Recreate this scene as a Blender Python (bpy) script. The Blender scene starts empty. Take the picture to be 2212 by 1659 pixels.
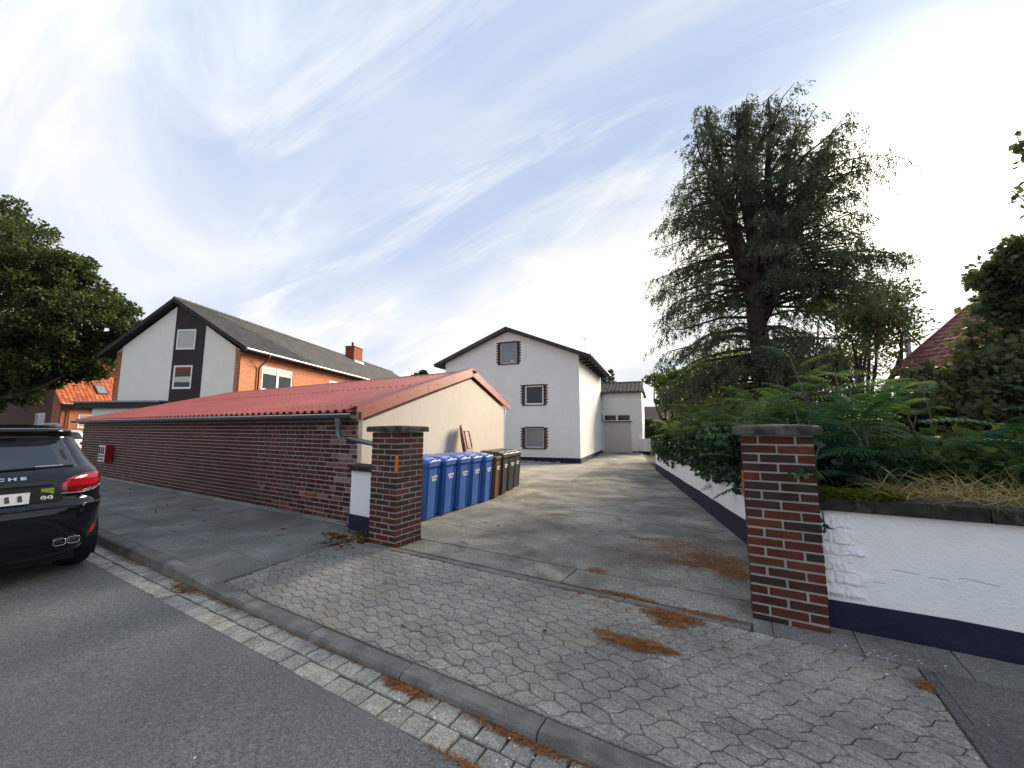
import bpy, bmesh, math, random
import numpy as np
from mathutils import Vector, Matrix
random.seed(7); RNG = np.random.default_rng(11)
SC = bpy.context.scene; COL = SC.collection
R = math.radians
# ---------------------------------------------------------------- camera
CAM_H = 1.65
cam = bpy.data.cameras.new('camera'); camo = bpy.data.objects.new('camera', cam); COL.objects.link(camo)
cam.sensor_width = 36.0; cam.lens = 36.0*831/2212; cam.clip_end = 3000; cam.clip_start = .05
camo.location = (0, 0, CAM_H); camo.rotation_euler = (R(90+6.5), 0, R(30)); SC.camera = camo
# ---------------------------------------------------------------- world / sun / exposure
SUN_AZ, SUN_EL = 17.0, 24.0          # degrees clockwise from +Y, above horizon
sd = Vector((math.sin(R(SUN_AZ))*math.cos(R(SUN_EL)), math.cos(R(SUN_AZ))*math.cos(R(SUN_EL)), math.sin(R(SUN_EL))))
wd = bpy.data.worlds.new('World'); SC.world = wd; wd.use_nodes = True
nt = wd.node_tree; N = nt.nodes; LK = nt.links; N.clear()
def wn(t, **k):
    n = N.new(t)
    for a, b in k.items(): setattr(n, a, b)
    return n
def wmath(op, a, b=None, clamp=False):
    n = wn('ShaderNodeMath', operation=op, use_clamp=clamp)
    for i, v in enumerate((a, b)):
        if v is None: continue
        if hasattr(v, 'node'): LK.new(v, n.inputs[i])
        else: n.inputs[i].default_value = v
    return n.outputs[0]
tc = wn('ShaderNodeTexCoord'); sep = wn('ShaderNodeSeparateXYZ'); LK.new(tc.outputs['Generated'], sep.inputs[0])
zc = wmath('ADD', wmath('MAXIMUM', sep.outputs[2], 0.0), 0.30)
uv = wn('ShaderNodeCombineXYZ'); LK.new(wmath('DIVIDE', sep.outputs[0], zc), uv.inputs[0]); LK.new(wmath('DIVIDE', sep.outputs[1], zc), uv.inputs[1])
def cloud(rot, sc, nscale, det, rough, dist, off):
    mp = wn('ShaderNodeMapping'); LK.new(uv.outputs[0], mp.inputs[0]); mp.inputs['Rotation'].default_value = (0, 0, R(rot)); mp.inputs['Scale'].default_value = sc; mp.inputs['Location'].default_value = off
    nz = wn('ShaderNodeTexNoise'); LK.new(mp.outputs[0], nz.inputs['Vector'])
    nz.inputs['Scale'].default_value = nscale; nz.inputs['Detail'].default_value = det; nz.inputs['Roughness'].default_value = rough; nz.inputs['Distortion'].default_value = dist
    return nz.outputs[0]
def wramp(fac, a, b):
    n = wn('ShaderNodeMapRange', interpolation_type='SMOOTHSTEP'); LK.new(fac, n.inputs[0]); n.inputs[1].default_value = a; n.inputs[2].default_value = b
    return n.outputs[0]
c1 = cloud(34, (.5, 1.35, 1), .95, 9, .52, .8, (3.1, 1.7, 0))
c2 = cloud(8, (.55, 1.9, 1), 1.7, 9, .6, 1.1, (0.6, 4.2, 0))
c3 = cloud(0, (1, 1, 1), .55, 4, .5, .3, (7.3, 2.0, 0))
m1 = wramp(c1, .43, .74); m2 = wramp(c2, .48, .76); m3 = wramp(c3, .38, .66)
hz = wramp(sep.outputs[2], .50, .0)                       # thin cloud thickens towards the horizon
cm = wmath('ADD', wmath('MULTIPLY', m1, .58), wmath('MULTIPLY', m2, .58))
cm = wmath('ADD', cm, wmath('MULTIPLY', m3, .30))
cm = wmath('ADD', cm, wmath('MULTIPLY', hz, .58), True)
cm = wmath('ADD', wmath('MULTIPLY', cm, .90), .07, True)      # a thin veil everywhere, wisps on top
sky = wn('ShaderNodeTexSky', sky_type='NISHITA', sun_disc=False, sun_elevation=R(SUN_EL), sun_rotation=R(SUN_AZ), altitude=50, air_density=1.0, dust_density=1.2, ozone_density=2.0)
dot = wn('ShaderNodeVectorMath', operation='DOT_PRODUCT'); LK.new(tc.outputs['Generated'], dot.inputs[0]); dot.inputs[1].default_value = sd
dp = wmath('MAXIMUM', dot.outputs['Value'], 0.0)
g1 = wmath('POWER', dp, 4.0); g2 = wmath('MULTIPLY', wmath('POWER', dp, 30.0), 9.0)   # warm aureole of the veiled sun
CB = 3.6                                                   # radiance of the thin cloud before the 0.1 strength
cl = wn('ShaderNodeCombineXYZ')
for i, (b, g, h) in enumerate(((CB*.985, .40, 1.0), (CB*.975, .25, .93), (CB*.965, -.55, .78))):
    LK.new(wmath('ADD', wmath('ADD', wmath('MULTIPLY', g1, g), wmath('MULTIPLY', g2, h)), b), cl.inputs[i])
veil = wn('ShaderNodeMix', data_type='RGBA', blend_type='MULTIPLY'); veil.inputs[0].default_value = 1
LK.new(sky.outputs[0], veil.inputs[6]); veil.inputs[7].default_value = (1.45, 1.36, 1.30, 1)
cap = wn('ShaderNodeMix', data_type='RGBA', blend_type='DARKEN'); cap.inputs[0].default_value = 1; LK.new(veil.outputs[2], cap.inputs[6]); cap.inputs[7].default_value = (1.32, 1.74, 2.6, 1)
mx = wn('ShaderNodeMix', data_type='RGBA'); LK.new(cm, mx.inputs[0]); LK.new(cap.outputs[2], mx.inputs[6]); LK.new(cl.outputs[0], mx.inputs[7])
bg = wn('ShaderNodeBackground'); LK.new(mx.outputs[2], bg.inputs[0]); bg.inputs[1].default_value = .1
wo = wn('ShaderNodeOutputWorld'); LK.new(bg.outputs[0], wo.inputs[0])
sl = bpy.data.lights.new('sun', 'SUN'); sl.energy = 2.9; sl.angle = R(26); sl.color = (1, .85, .66)
so = bpy.data.objects.new('sun', sl); COL.objects.link(so); so.rotation_euler = (-sd).to_track_quat('-Z', 'Y').to_euler(); so.location = (5, 10, 30)
SC.view_settings.view_transform = 'Standard'; SC.view_settings.look = 'None'; SC.view_settings.gamma = 1; SC.view_settings.exposure = 1.7
SC.render.engine = 'CYCLES'
try:
    SC.cycles.use_denoising = True; SC.cycles.max_bounces = 7; SC.cycles.diffuse_bounces = 4; SC.cycles.glossy_bounces = 3; SC.cycles.transparent_max_bounces = 8; SC.cycles.sample_clamp_indirect = 6
except Exception: pass
# ---------------------------------------------------------------- material helpers
MATS = {}
def newmat(name):
    m = bpy.data.materials.new(name); m.use_nodes = True; m.node_tree.nodes.clear(); MATS[name] = m
    return m, m.node_tree.nodes, m.node_tree.links
def c4(c): return (c[0], c[1], c[2], 1)
def noise(n, l, vec, scale, detail=5, rough=.55, dist=0):
    t = n.new('ShaderNodeTexNoise'); l.new(vec, t.inputs['Vector']); t.inputs['Scale'].default_value = scale; t.inputs['Detail'].default_value = detail
    t.inputs['Roughness'].default_value = rough; t.inputs['Distortion'].default_value = dist
    return t.outputs[0]
def rng_(n, l, f, a, b, lo=0., hi=1.):
    t = n.new('ShaderNodeMapRange'); l.new(f, t.inputs[0]); t.inputs[1].default_value = a; t.inputs[2].default_value = b; t.inputs[3].default_value = lo; t.inputs[4].default_value = hi
    return t.outputs[0]
def mixc(n, l, f, a, b, mode='MIX'):
    t = n.new('ShaderNodeMix'); t.data_type = 'RGBA'; t.blend_type = mode
    for i, v in ((0, f), (6, a), (7, b)):
        if hasattr(v, 'node'): l.new(v, t.inputs[i])
        else: t.inputs[i].default_value = v if i == 0 else c4(v)
    return t.outputs[2]
def mth(n, l, op, a, b):
    t = n.new('ShaderNodeMath'); t.operation = op
    for i, v in enumerate((a, b)):
        if hasattr(v, 'node'): l.new(v, t.inputs[i])
        elif v is not None: t.inputs[i].default_value = v
    return t.outputs[0]
def piece_random(n, l):
    oi = n.new('ShaderNodeObjectInfo'); ge = n.new('ShaderNodeNewGeometry')
    return mth(n, l, 'FRACT', mth(n, l, 'ADD', oi.outputs['Random'], ge.outputs['Random Per Island']), None)
def M(name, c1, c2=None, nscale=4, rough=.85, spec=.25, bump=0, bscale=60, metal=0, coat=0, cols=None, speck=None, stain=None, gamt=.35, streak=None, rlo=None):
    """procedural surface: c1..c2 by noise, or cols picked per piece; speck = (scale, dark, light); stain = (scale, colour, lo, hi)"""
    m, n, l = newmat(name)
    ge = n.new('ShaderNodeNewGeometry'); pos = ge.outputs['Position']
    if cols:
        rp = n.new('ShaderNodeValToRGB'); l.new(piece_random(n, l), rp.inputs[0]); rp.color_ramp.interpolation = 'CONSTANT'
        e = rp.color_ramp.elements
        while len(e) < len(cols): e.new(.5)
        for i, c in enumerate(cols): e[i].position = i/len(cols); e[i].color = c4(c)
        col = rp.outputs[0]
        f = rng_(n, l, noise(n, l, pos, nscale), .3, .7, 1-gamt, 1+gamt)
        g = n.new('ShaderNodeCombineXYZ')
        for i in range(3): l.new(f, g.inputs[i])
        col = mixc(n, l, 1.0, col, g.outputs[0], 'MULTIPLY')
    else:
        col = mixc(n, l, rng_(n, l, noise(n, l, pos, nscale), .33, .67), c1, c2 or c1)
    if speck:
        for s, dk, lt in ([speck] if not isinstance(speck, list) else speck):
            f = rng_(n, l, noise(n, l, pos, s, 3, .7), .25, .75, dk, lt); g = n.new('ShaderNodeCombineXYZ')
            for i in range(3): l.new(f, g.inputs[i])
            col = mixc(n, l, 1.0, col, g.outputs[0], 'MULTIPLY')
    if stain:
        for s, c, a, b in ([stain] if not isinstance(stain, list) else stain):
            col = mixc(n, l, rng_(n, l, noise(n, l, pos, s, 7, .62, .4), a, b), col, c)
    if streak:                                                # (colour, lo, hi): vertical weathering runs
        mp = n.new('ShaderNodeMapping'); l.new(pos, mp.inputs[0]); mp.inputs['Scale'].default_value = (3.2, 3.2, .25)
        col = mixc(n, l, rng_(n, l, noise(n, l, mp.outputs[0], 2.2, 6, .65), streak[1], streak[2]), col, streak[0])
    p = n.new('ShaderNodeBsdfPrincipled'); o = n.new('ShaderNodeOutputMaterial'); l.new(p.outputs[0], o.inputs[0])
    l.new(col, p.inputs['Base Color']); p.inputs['Roughness'].default_value = rough; p.inputs['Metallic'].default_value = metal
    p.inputs['Specular IOR Level'].default_value = spec; p.inputs['Coat Weight'].default_value = coat; p.inputs['Coat Roughness'].default_value = .04
    if rlo is not None: l.new(rng_(n, l, noise(n, l, pos, nscale*2.3), .3, .7, rlo, rough), p.inputs['Roughness'])
    if bump:
        b = n.new('ShaderNodeBump'); b.inputs['Strength'].default_value = min(1, bump); b.inputs['Distance'].default_value = .012
        l.new(noise(n, l, pos, bscale, 6, .65), b.inputs['Height']); l.new(b.outputs[0], p.inputs['Normal'])
    return m
def leafmat(name, cols, trans=.35, rough=.5):
    m, n, l = newmat(name)
    rp = n.new('ShaderNodeValToRGB'); l.new(piece_random(n, l), rp.inputs[0]); e = rp.color_ramp.elements
    while len(e) < len(cols): e.new(.5)
    for i, c in enumerate(cols): e[i].position = i/max(1, len(cols)-1); e[i].color = c4(c)
    ge = n.new('ShaderNodeNewGeometry')
    f = rng_(n, l, noise(n, l, ge.outputs['Position'], 1.1, 3), .3, .7, .62, 1.3); g = n.new('ShaderNodeCombineXYZ')
    for i in range(3): l.new(f, g.inputs[i])
    col = mixc(n, l, 1.0, rp.outputs[0], g.outputs[0], 'MULTIPLY')
    p = n.new('ShaderNodeBsdfPrincipled'); l.new(col, p.inputs['Base Color']); p.inputs['Roughness'].default_value = rough; p.inputs['Specular IOR Level'].default_value = .25 if rough < .7 else .06
    t = n.new('ShaderNodeBsdfTranslucent'); l.new(mixc(n, l, 1.0, col, (1.35, 1.45, .75), 'MULTIPLY'), t.inputs[0])
    x = n.new('ShaderNodeMixShader'); x.inputs[0].default_value = trans; l.new(p.outputs[0], x.inputs[1]); l.new(t.outputs[0], x.inputs[2])
    o = n.new('ShaderNodeOutputMaterial'); l.new(x.outputs[0], o.inputs[0])
    return m
# ---------------------------------------------------------------- object helpers
def tag(o, label=None, cat=None, group=None, kind=None):
    for k, v in (('label', label), ('category', cat), ('group', group), ('kind', kind)):
        if v: o[k] = v
    return o
def empty(name, loc, rz=0.0):
    o = bpy.data.objects.new(name, None); COL.objects.link(o); o.location = loc; o.rotation_euler = (0, 0, rz); o.empty_display_size = .3
    return o
def thing(name, label, cat, loc, rz=0.0, group=None):
    return tag(empty(name, loc, rz), label, cat, group)
def link(name, me, mat=None, parent=None, world=False):
    o = bpy.data.objects.new(name, me); COL.objects.link(o)
    if mat is not None and not me.materials: me.materials.append(MATS[mat] if isinstance(mat, str) else mat)
    if parent is not None:
        o.parent = parent
        if world: o.matrix_parent_inverse = world_of(parent).inverted()
    return o
def world_of(o):
    m = o.matrix_basis.copy()
    if o.parent is not None: m = world_of(o.parent) @ o.matrix_parent_inverse @ m
    return m
class MB:
    def __init__(s): s.v = []; s.f = []
    def quad(s, *p):
        i = len(s.v); s.v += [tuple(q) for q in p]; s.f.append(tuple(range(i, i+len(p)))); return s
    def box(s, x0, x1, y0, y1, z0, z1, fr=None):
        c = [(x0,y0,z0),(x1,y0,z0),(x1,y1,z0),(x0,y1,z0),(x0,y0,z1),(x1,y0,z1),(x1,y1,z1),(x0,y1,z1)]
        if fr: c = [fr(*q) for q in c]
        i = len(s.v); s.v += [tuple(q) for q in c]
        s.f += [tuple(i+k for k in q) for q in ((0,3,2,1),(4,5,6,7),(0,1,5,4),(1,2,6,5),(2,3,7,6),(3,0,4,7))]; return s
    def prism(s, poly, off):
        """poly: 3D points of a planar outline, extruded by vector off"""
        i = len(s.v); k = len(poly); off = Vector(off)
        s.v += [tuple(q) for q in poly] + [tuple(Vector(q)+off) for q in poly]
        s.f.append(tuple(range(i, i+k))); s.f.append(tuple(range(i+2*k-1, i+k-1, -1)))
        for a in range(k): b = (a+1) % k; s.f.append((i+b, i+a, i+k+a, i+k+b))
        return s
    def tube(s, pts, r, n=8, cap=True):
        pts = [Vector(p) for p in pts]; rs = r if isinstance(r, (list, tuple)) else [r]*len(pts); i0 = len(s.v); ref = None
        for k, p in enumerate(pts):
            t = (pts[min(k+1, len(pts)-1)]-pts[max(k-1, 0)])
            t = t.normalized() if t.length > 1e-9 else Vector((0,0,1))
            if ref is None or abs(t.dot(ref)) > .95: ref = Vector((1,0,0)) if abs(t.x) < .8 else Vector((0,1,0))
            a = t.cross(ref).normalized(); b = t.cross(a); ref = b.cross(t)*-1 if False else ref
            for j in range(n):
                w = 2*math.pi*j/n; s.v.append(tuple(p+a*(rs[k]*math.cos(w))+b*(rs[k]*math.sin(w))))
        for k in range(len(pts)-1):
            for j in range(n):
                q = i0+k*n; s.f.append((q+j, q+(j+1) % n, q+n+(j+1) % n, q+n+j))
        if cap:
            s.f.append(tuple(range(i0+n-1, i0-1, -1))); e = i0+(len(pts)-1)*n; s.f.append(tuple(range(e, e+n)))
        return s
    def lathe(s, prof, fr, n=20):
        """prof: (radius, axial) ; fr(a, b, axial) -> 3D"""
        i0 = len(s.v)
        for r, h in prof:
            for j in range(n): w = 2*math.pi*j/n; s.v.append(tuple(fr(r*math.cos(w), r*math.sin(w), h)))
        for k in range(len(prof)-1):
            for j in range(n): q = i0+k*n; s.f.append((q+j, q+(j+1) % n, q+n+(j+1) % n, q+n+j))
        return s
    def grid(s, rows):
        i0 = len(s.v); m = len(rows[0])
        for r in rows: s.v += [tuple(q) for q in r]
        for a in range(len(rows)-1):
            for b in range(m-1): q = i0+a*m+b; s.f.append((q, q+1, q+m+1, q+m))
        return s
    def mesh(s, name, smooth=False):
        me = bpy.data.meshes.new(name); me.from_pydata(s.v, [], s.f); me.update()
        if smooth: me.polygons.foreach_set('use_smooth', [True]*len(me.polygons))
        return me
    def build(s, name, mat, parent=None, world=True, smooth=False, bevel=0):
        me = s.mesh(name, smooth); bm = bmesh.new(); bm.from_mesh(me)
        if smooth: bmesh.ops.remove_doubles(bm, verts=bm.verts, dist=1e-5)
        bmesh.ops.recalc_face_normals(bm, faces=bm.faces); bm.to_mesh(me); bm.free()
        o = link(name, me, mat, parent, world)
        if bevel:
            b = o.modifiers.new('bevel', 'BEVEL'); b.width = bevel; b.segments = 2; b.limit_method = 'ANGLE'; b.angle_limit = R(40)
        return o
def np_mesh(name, V, F, mat, parent=None, world=True, smooth=False):
    V = np.ascontiguousarray(V, np.float32).reshape(-1, 3); F = np.ascontiguousarray(F, np.int32); k = F.shape[1]
    me = bpy.data.meshes.new(name); me.vertices.add(len(V)); me.vertices.foreach_set('co', V.ravel())
    me.loops.add(F.size); me.loops.foreach_set('vertex_index', F.ravel()); me.polygons.add(len(F))
    me.polygons.foreach_set('loop_start', np.arange(0, F.size, k, dtype=np.int32)); me.polygons.foreach_set('loop_total', np.full(len(F), k, np.int32))
    if smooth: me.polygons.foreach_set('use_smooth', np.ones(len(F), bool))
    me.update(calc_edges=True); me.validate()
    return link(name, me, mat, parent, world)
CAMP = Vector((0, 0, CAM_H)); CF = Vector((-.5, .866, .1)).normalized()
def in_view(p, slack=.0):
    d = Vector(p)-CAMP; x = d.x*.866+d.y*.5; y = d.y*.866-d.x*.5
    return y > .3 and abs(x) < y*(1.40+slack)
def lerp(a, b, t): return a+(b-a)*t
def pl(x, pts):
    if x <= pts[0][0]: return pts[0][1]
    for (a, b), (c, d) in zip(pts, pts[1:]):
        if x <= c: return b+(d-b)*(x-a)/(c-a)
    return pts[-1][1]
def sstep(x, a, b):
    t = min(1, max(0, (x-a)/(b-a))); return t*t*(3-2*t)
def gz(Y): return pl(Y, ((3.6,.10),(6,.055),(10,-.045),(14,-.16),(21.5,-.40),(27,-.36),(31,-.25),(40,-.25)))
# ---------------------------------------------------------------- materials
M('asphalt', (0.175,0.174,0.157), (0.209,0.206,0.183), 1.3, .93, .2, .8, 150, speck=[(150,.25,1.85),(60,.42,1.6),(28,.8,1.2)], stain=[(.5,(0.153,0.151,0.138),.5,.8)])
M('bed', (.085,.076,.062), (.13,.115,.092), 9, .95, .1, .5, 60)
M('earth', (.05,.042,.03), (.075,.07,.04), 2, .95, .1, .6, 25, stain=[(3,(.04,.06,.02),.5,.65)])
M('sett', None, nscale=7, cols=[(0.373,0.350,0.287),(0.328,0.311,0.260),(0.407,0.379,0.308),(0.339,0.328,0.276)], gamt=.25, rough=.92, bump=.6, bscale=110, speck=[(110,.35,1.7),(40,.65,1.35)], stain=[(2.2,(0.169,0.147,0.117),.56,.75)])
M('bed_dark', (.03,.026,.02), (.05,.042,.033), 9, .95, .1, .5, 60)
M('kerbstone', None, nscale=5, cols=[(0.204,0.195,0.168),(0.184,0.175,0.153),(0.230,0.217,0.187)], gamt=.3, rough=.9, bump=.6, bscale=120, speck=[(140,.45,1.5)], stain=[(3,(0.092,0.089,0.073),.55,.8)])
M('paver', None, nscale=1.7, cols=[(0.311,0.290,0.242),(0.339,0.316,0.260),(0.288,0.273,0.232),(0.328,0.305,0.253)], gamt=.26, rough=.93, bump=.8, bscale=120, speck=[(100,.35,1.7),(42,.6,1.4)], stain=[(1.0,(0.186,0.177,0.154),.5,.72),(.8,(0.407,0.350,0.239),.54,.78)])
M('slab', None, nscale=1.6, cols=[(0.209,0.206,0.181),(0.198,0.195,0.173),(0.220,0.215,0.189)], gamt=.28, rough=.93, bump=.6, bscale=110, speck=[(110,.4,1.6),(40,.65,1.35)], stain=[(1.3,(0.124,0.122,0.106),.5,.75),(.6,(0.136,0.133,0.112),.5,.7)])
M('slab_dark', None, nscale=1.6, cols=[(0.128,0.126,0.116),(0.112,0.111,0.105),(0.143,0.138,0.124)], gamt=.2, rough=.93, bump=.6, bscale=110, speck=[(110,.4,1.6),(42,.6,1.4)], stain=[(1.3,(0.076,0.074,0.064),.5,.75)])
M('concrete', None, nscale=.9, cols=[(0.282,0.269,0.223),(0.305,0.288,0.236),(0.266,0.254,0.212),(0.294,0.277,0.228)], gamt=.32, rough=.93, bump=.9, bscale=70, speck=[(90,.35,1.7),(34,.5,1.5)], stain=[(.6,(0.113,0.107,0.087),.46,.66),(1.9,(0.136,0.128,0.104),.52,.68),(.9,(0.452,0.407,0.297),.56,.72)])
M('concrete_pale', None, nscale=.9, cols=[(0.373,0.339,0.266),(0.339,0.311,0.250)], gamt=.22, rough=.93, bump=.7, bscale=80, speck=[(120,.78,1.2)], stain=[(.8,(0.215,0.198,0.159),.5,.75)])
M('mortar', (.36,.345,.315), (.29,.275,.25), 9, .95, .1, .7, 120)
M('mortar_old', (.44,.40,.36), (.33,.30,.27), 5, .95, .1, .7, 120)
M('mortar_orange', (.60,.42,.27), (.52,.36,.23), 5, .95, .1)
M('brick_wall', None, nscale=2.2, cols=[(0.0680,0.0128,0.0136),(0.0528,0.0112,0.0120),(0.0800,0.0144,0.0136),(0.0600,0.0240,0.0200),(0.0400,0.0128,0.0136),(0.0880,0.0240,0.0200),(0.0624,0.0136,0.0144),(0.0656,0.0192,0.0160),(0.0560,0.0104,0.0112),(0.0736,0.0256,0.0216)], gamt=.35, rough=.8, spec=.3, bump=.5, bscale=90, speck=[(60,.75,1.3)], stain=[(.9,(.11,.07,.062),.70,.98),(1.4,(.15,.042,.02),.68,.82)])
M('brick_pillar', None, nscale=5, cols=[(0.0840,0.0120,0.0080),(0.0496,0.0080,0.0080),(0.0240,0.0144,0.0120),(0.0640,0.0096,0.0088),(0.0784,0.0152,0.0088),(0.0360,0.0096,0.0088),(0.0544,0.0080,0.0080),(0.0272,0.0160,0.0128)], gamt=.3, rough=.72, spec=.35, bump=.5, bscale=90, speck=[(70,.8,1.22)])
M('brick_pillar_b', None, nscale=5, cols=[(0.0920,0.0240,0.0144),(0.0680,0.0160,0.0112),(0.0336,0.0208,0.0152),(0.1000,0.0304,0.0168),(0.0560,0.0200,0.0144),(0.0880,0.0216,0.0128),(0.0440,0.0208,0.0152)], gamt=.3, rough=.8, spec=.3, bump=.5, bscale=90, speck=[(70,.8,1.22)], stain=[(2.4,(.33,.30,.27),.66,.8)])
M('brick_limed', None, nscale=9, cols=[(.20,.12,.105),(.26,.19,.17),(.16,.08,.07)], gamt=.4, rough=.9, bump=.5, bscale=90, speck=[(60,.6,1.4)])
M('brick_repair', None, nscale=5, cols=[(.20,.055,.022),(.16,.05,.025)], gamt=.3, rough=.85, bump=.5, bscale=90)
M('brick_orange_lit', None, nscale=3, cols=[(.50,.165,.075),(.46,.15,.07),(.54,.19,.09),(.42,.13,.065)], gamt=.12, rough=.85, speck=[(30,.9,1.1)])  # side wall copy of the house brick, sunlight put into its colour
M('brick_red', None, nscale=3, cols=[(.26,.075,.042),(.22,.06,.038),(.29,.09,.05),(.19,.055,.035)], gamt=.15, rough=.85)
M('brick_dark', None, nscale=3, cols=[(.075,.03,.03),(.09,.033,.032),(.06,.026,.027)], gamt=.15, rough=.85)
M('brick_brown_lit', None, nscale=3, cols=[(.21,.085,.04),(.18,.07,.035),(.24,.10,.05)], gamt=.15, rough=.85)  # lit side wall copy of the gable brick, sun put into the colour
M('brick_quoin', None, nscale=3, cols=[(.05,.03,.03),(.07,.038,.034),(.04,.027,.027)], gamt=.2, rough=.85)
M('render_white', (.80,.80,.80), (.74,.745,.75), 1.4, .9, .15, .5, 140, streak=((.62,.62,.61),.60,.80))
M('render_wall', (.90,.90,.895), (.87,.87,.865), 2.2, .88, .15, .7, 45, speck=[(8,.96,1.02),(55,.95,1.03)], streak=((.74,.745,.73),.60,.84))
M('render_cream', (.60,.545,.475), (.57,.515,.445), .7, .9, .15, .4, 120, streak=((.50,.46,.40),.56,.80), speck=[(3,.95,1.04),(40,.94,1.04)])
M('render_house', (.83,.825,.81), (.79,.785,.77), .8, .9, .15, .8, 55, speck=[(45,.9,1.06),(5,.96,1.03)], streak=((.70,.69,.665),.58,.80))
M('panel_white', (.82,.79,.73), (.78,.75,.69), 1.2, .9, .15, .8, 40, speck=[(30,.9,1.06)], streak=((.70,.67,.62),.58,.8))
M('plinth_navy', (.012,.016,.036), (.018,.022,.046), 4, .8, .3, .8, 30, stain=[(5,(.05,.05,.055),.68,.8)])
M('coping', (.022,.022,.02), (.055,.053,.047), 14, .95, .1, 1, 50, stain=[(6,(.12,.117,.10),.62,.74),(2.5,(.04,.046,.018),.62,.75)])
M('cap', (.06,.057,.05), (.14,.135,.12), 10, .95, .1, 1, 45, stain=[(16,(.30,.30,.27),.62,.7),(4,(.025,.024,.022),.5,.68)])
M('roof_red', (.38,.088,.075), (.31,.068,.06), .55, .55, .4, .2, 40, speck=[(2.5,.85,1.15),(22,.86,1.12)], stain=[(7,(.20,.06,.05),.62,.8),(1.3,(.42,.12,.105),.58,.8)], rlo=.42)
M('trim_red', (.29,.062,.05), (.26,.054,.044), 1.5, .5, .4, stain=[(9,(.2,.06,.05),.66,.78)])
M('zinc', (.17,.19,.20), (.24,.26,.27), 3, .42, .5, metal=.75)
M('zinc_dark', (.055,.068,.075), (.085,.10,.105), 3, .45, .5, metal=.4)
M('zinc_light', (.5,.51,.52), (.4,.41,.42), 3, .4, .5, metal=.6)
M('copper_pipe', (.13,.045,.025), (.10,.035,.02), 3, .5, .4)
M('fascia_black', (.018,.019,.021), (.028,.029,.03), 3, .7, .3)
M('timber_black', (.022,.017,.017), (.034,.026,.025), 3, .7, .3, streak=((.045,.035,.033),.5,.7))
M('soffit', (.022,.022,.024), (.035,.034,.034), 5, .8, .2)
M('tile_dark', None, nscale=2, cols=[(.05,.052,.054),(.058,.06,.061),(.043,.045,.047),(.064,.065,.066)], gamt=.18, rough=.75, spec=.3)
M('tile_brown', None, nscale=2, cols=[(.05,.044,.042),(.062,.053,.05),(.04,.036,.035)], gamt=.2, rough=.85)
M('tile_orange', None, nscale=2, cols=[(.40,.105,.045),(.35,.09,.04),(.45,.125,.055),(.30,.08,.04)], gamt=.2, rough=.8)
M('tile_plum', None, nscale=2, cols=[(.22,.075,.065),(.19,.062,.055),(.25,.09,.075)], gamt=.2, rough=.8)
M('pvc_white', (.80,.80,.80), (.77,.77,.77), 3, .4, .4)
M('pvc_grey', (.42,.43,.45), (.38,.39,.41), 3, .4, .4)
M('glass_dark', (.018,.022,.026), (.03,.034,.04), 1.5, .06, .3)
M('glass_sky', (.20,.225,.255), (.16,.185,.215), 1.2, .12, .6)  # grey-blue base colour carries the reflected sky
M('glass_blind', (.42,.43,.42), (.38,.39,.385), 1.2, .25, .5)
M('blind', (.55,.56,.53), (.5,.51,.48), 3, .8, .2)
M('door_white', (.60,.575,.53), (.56,.54,.50), 2, .6, .3)
M('blue_bin', (.022,.095,.35), (.03,.115,.39), 2.4, .5, .4, .2, 60, stain=[(9,(.06,.14,.38),.62,.8)], streak=((.055,.15,.40),.5,.72))
M('blue_lid_toplit', (.07,.15,.44), (.095,.19,.50), 2.4, .42, .4, .2, 60, stain=[(6,(.14,.22,.48),.58,.75)])  # paler than the body: light from above is in the colour
M('brown_bin', (.115,.045,.022), (.095,.037,.018), 2.4, .5, .4, .2, 60)
M('brown_lid', (.22,.105,.065), (.19,.09,.055), 2.4, .5, .4)
M('black_bin', (.014,.016,.015), (.02,.022,.021), 2.4, .45, .4, .2, 60)
M('black_lid', (.045,.042,.038), (.035,.033,.03), 2.4, .4, .45)
M('print_white', (.75,.76,.78), None, 3, .7, .2)
M('rubber', (.012,.012,.012), (.02,.02,.02), 8, .85, .2, .3, 80)
M('car_black', (.004,.0045,.006), (.005,.0055,.008), 1, .10, .42, coat=.25)
M('car_white', (.75,.76,.77), None, 1, .3, .5, coat=.6)
M('car_trim', (.010,.010,.011), None, 1, .55, .3)
M('chrome', (.75,.75,.76), None, 1, .15, .5, metal=1)
M('car_glass', (.012,.015,.02), None, 1, .03, .8, coat=.5)
M('lamp_red', (.40,.006,.010), (.28,.004,.008), 6, .08, .6, coat=1)
M('lamp_red_dark', (.10,.003,.006), None, 6, .1, .6, coat=1)
M('reflector_red', (.5,.012,.01), None, 1, .25, .5)
M('reflector_orange', (.62,.17,.01), (.55,.14,.01), 9, .35, .5)
M('plate', (.78,.78,.76), None, 1, .4, .4)
M('plate_ink', (.05,.045,.045), (.12,.10,.10), 30, .6, .2)
M('sticker', (.30,.36,.05), (.14,.24,.03), 60, .5, .3)
M('box_red', (.28,.008,.010), (.24,.006,.008), 2, .4, .4)
M('bark', (.05,.04,.032), (.085,.07,.055), 9, .95, .1, 1, 30)
M('bark_grey', (.09,.08,.068), (.13,.115,.10), 9, .95, .1, 1, 30)
M('needles', None, nscale=6, cols=[(.30,.115,.035),(.22,.08,.028),(.38,.17,.06),(.16,.06,.025),(.27,.13,.05)], gamt=.25, rough=.95, spec=.1)
M('dead_leaf', None, nscale=6, cols=[(.16,.07,.03),(.09,.03,.02),(.22,.11,.05),(.06,.03,.02),(.34,.24,.10)], gamt=.2, rough=.9, spec=.1)
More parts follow.
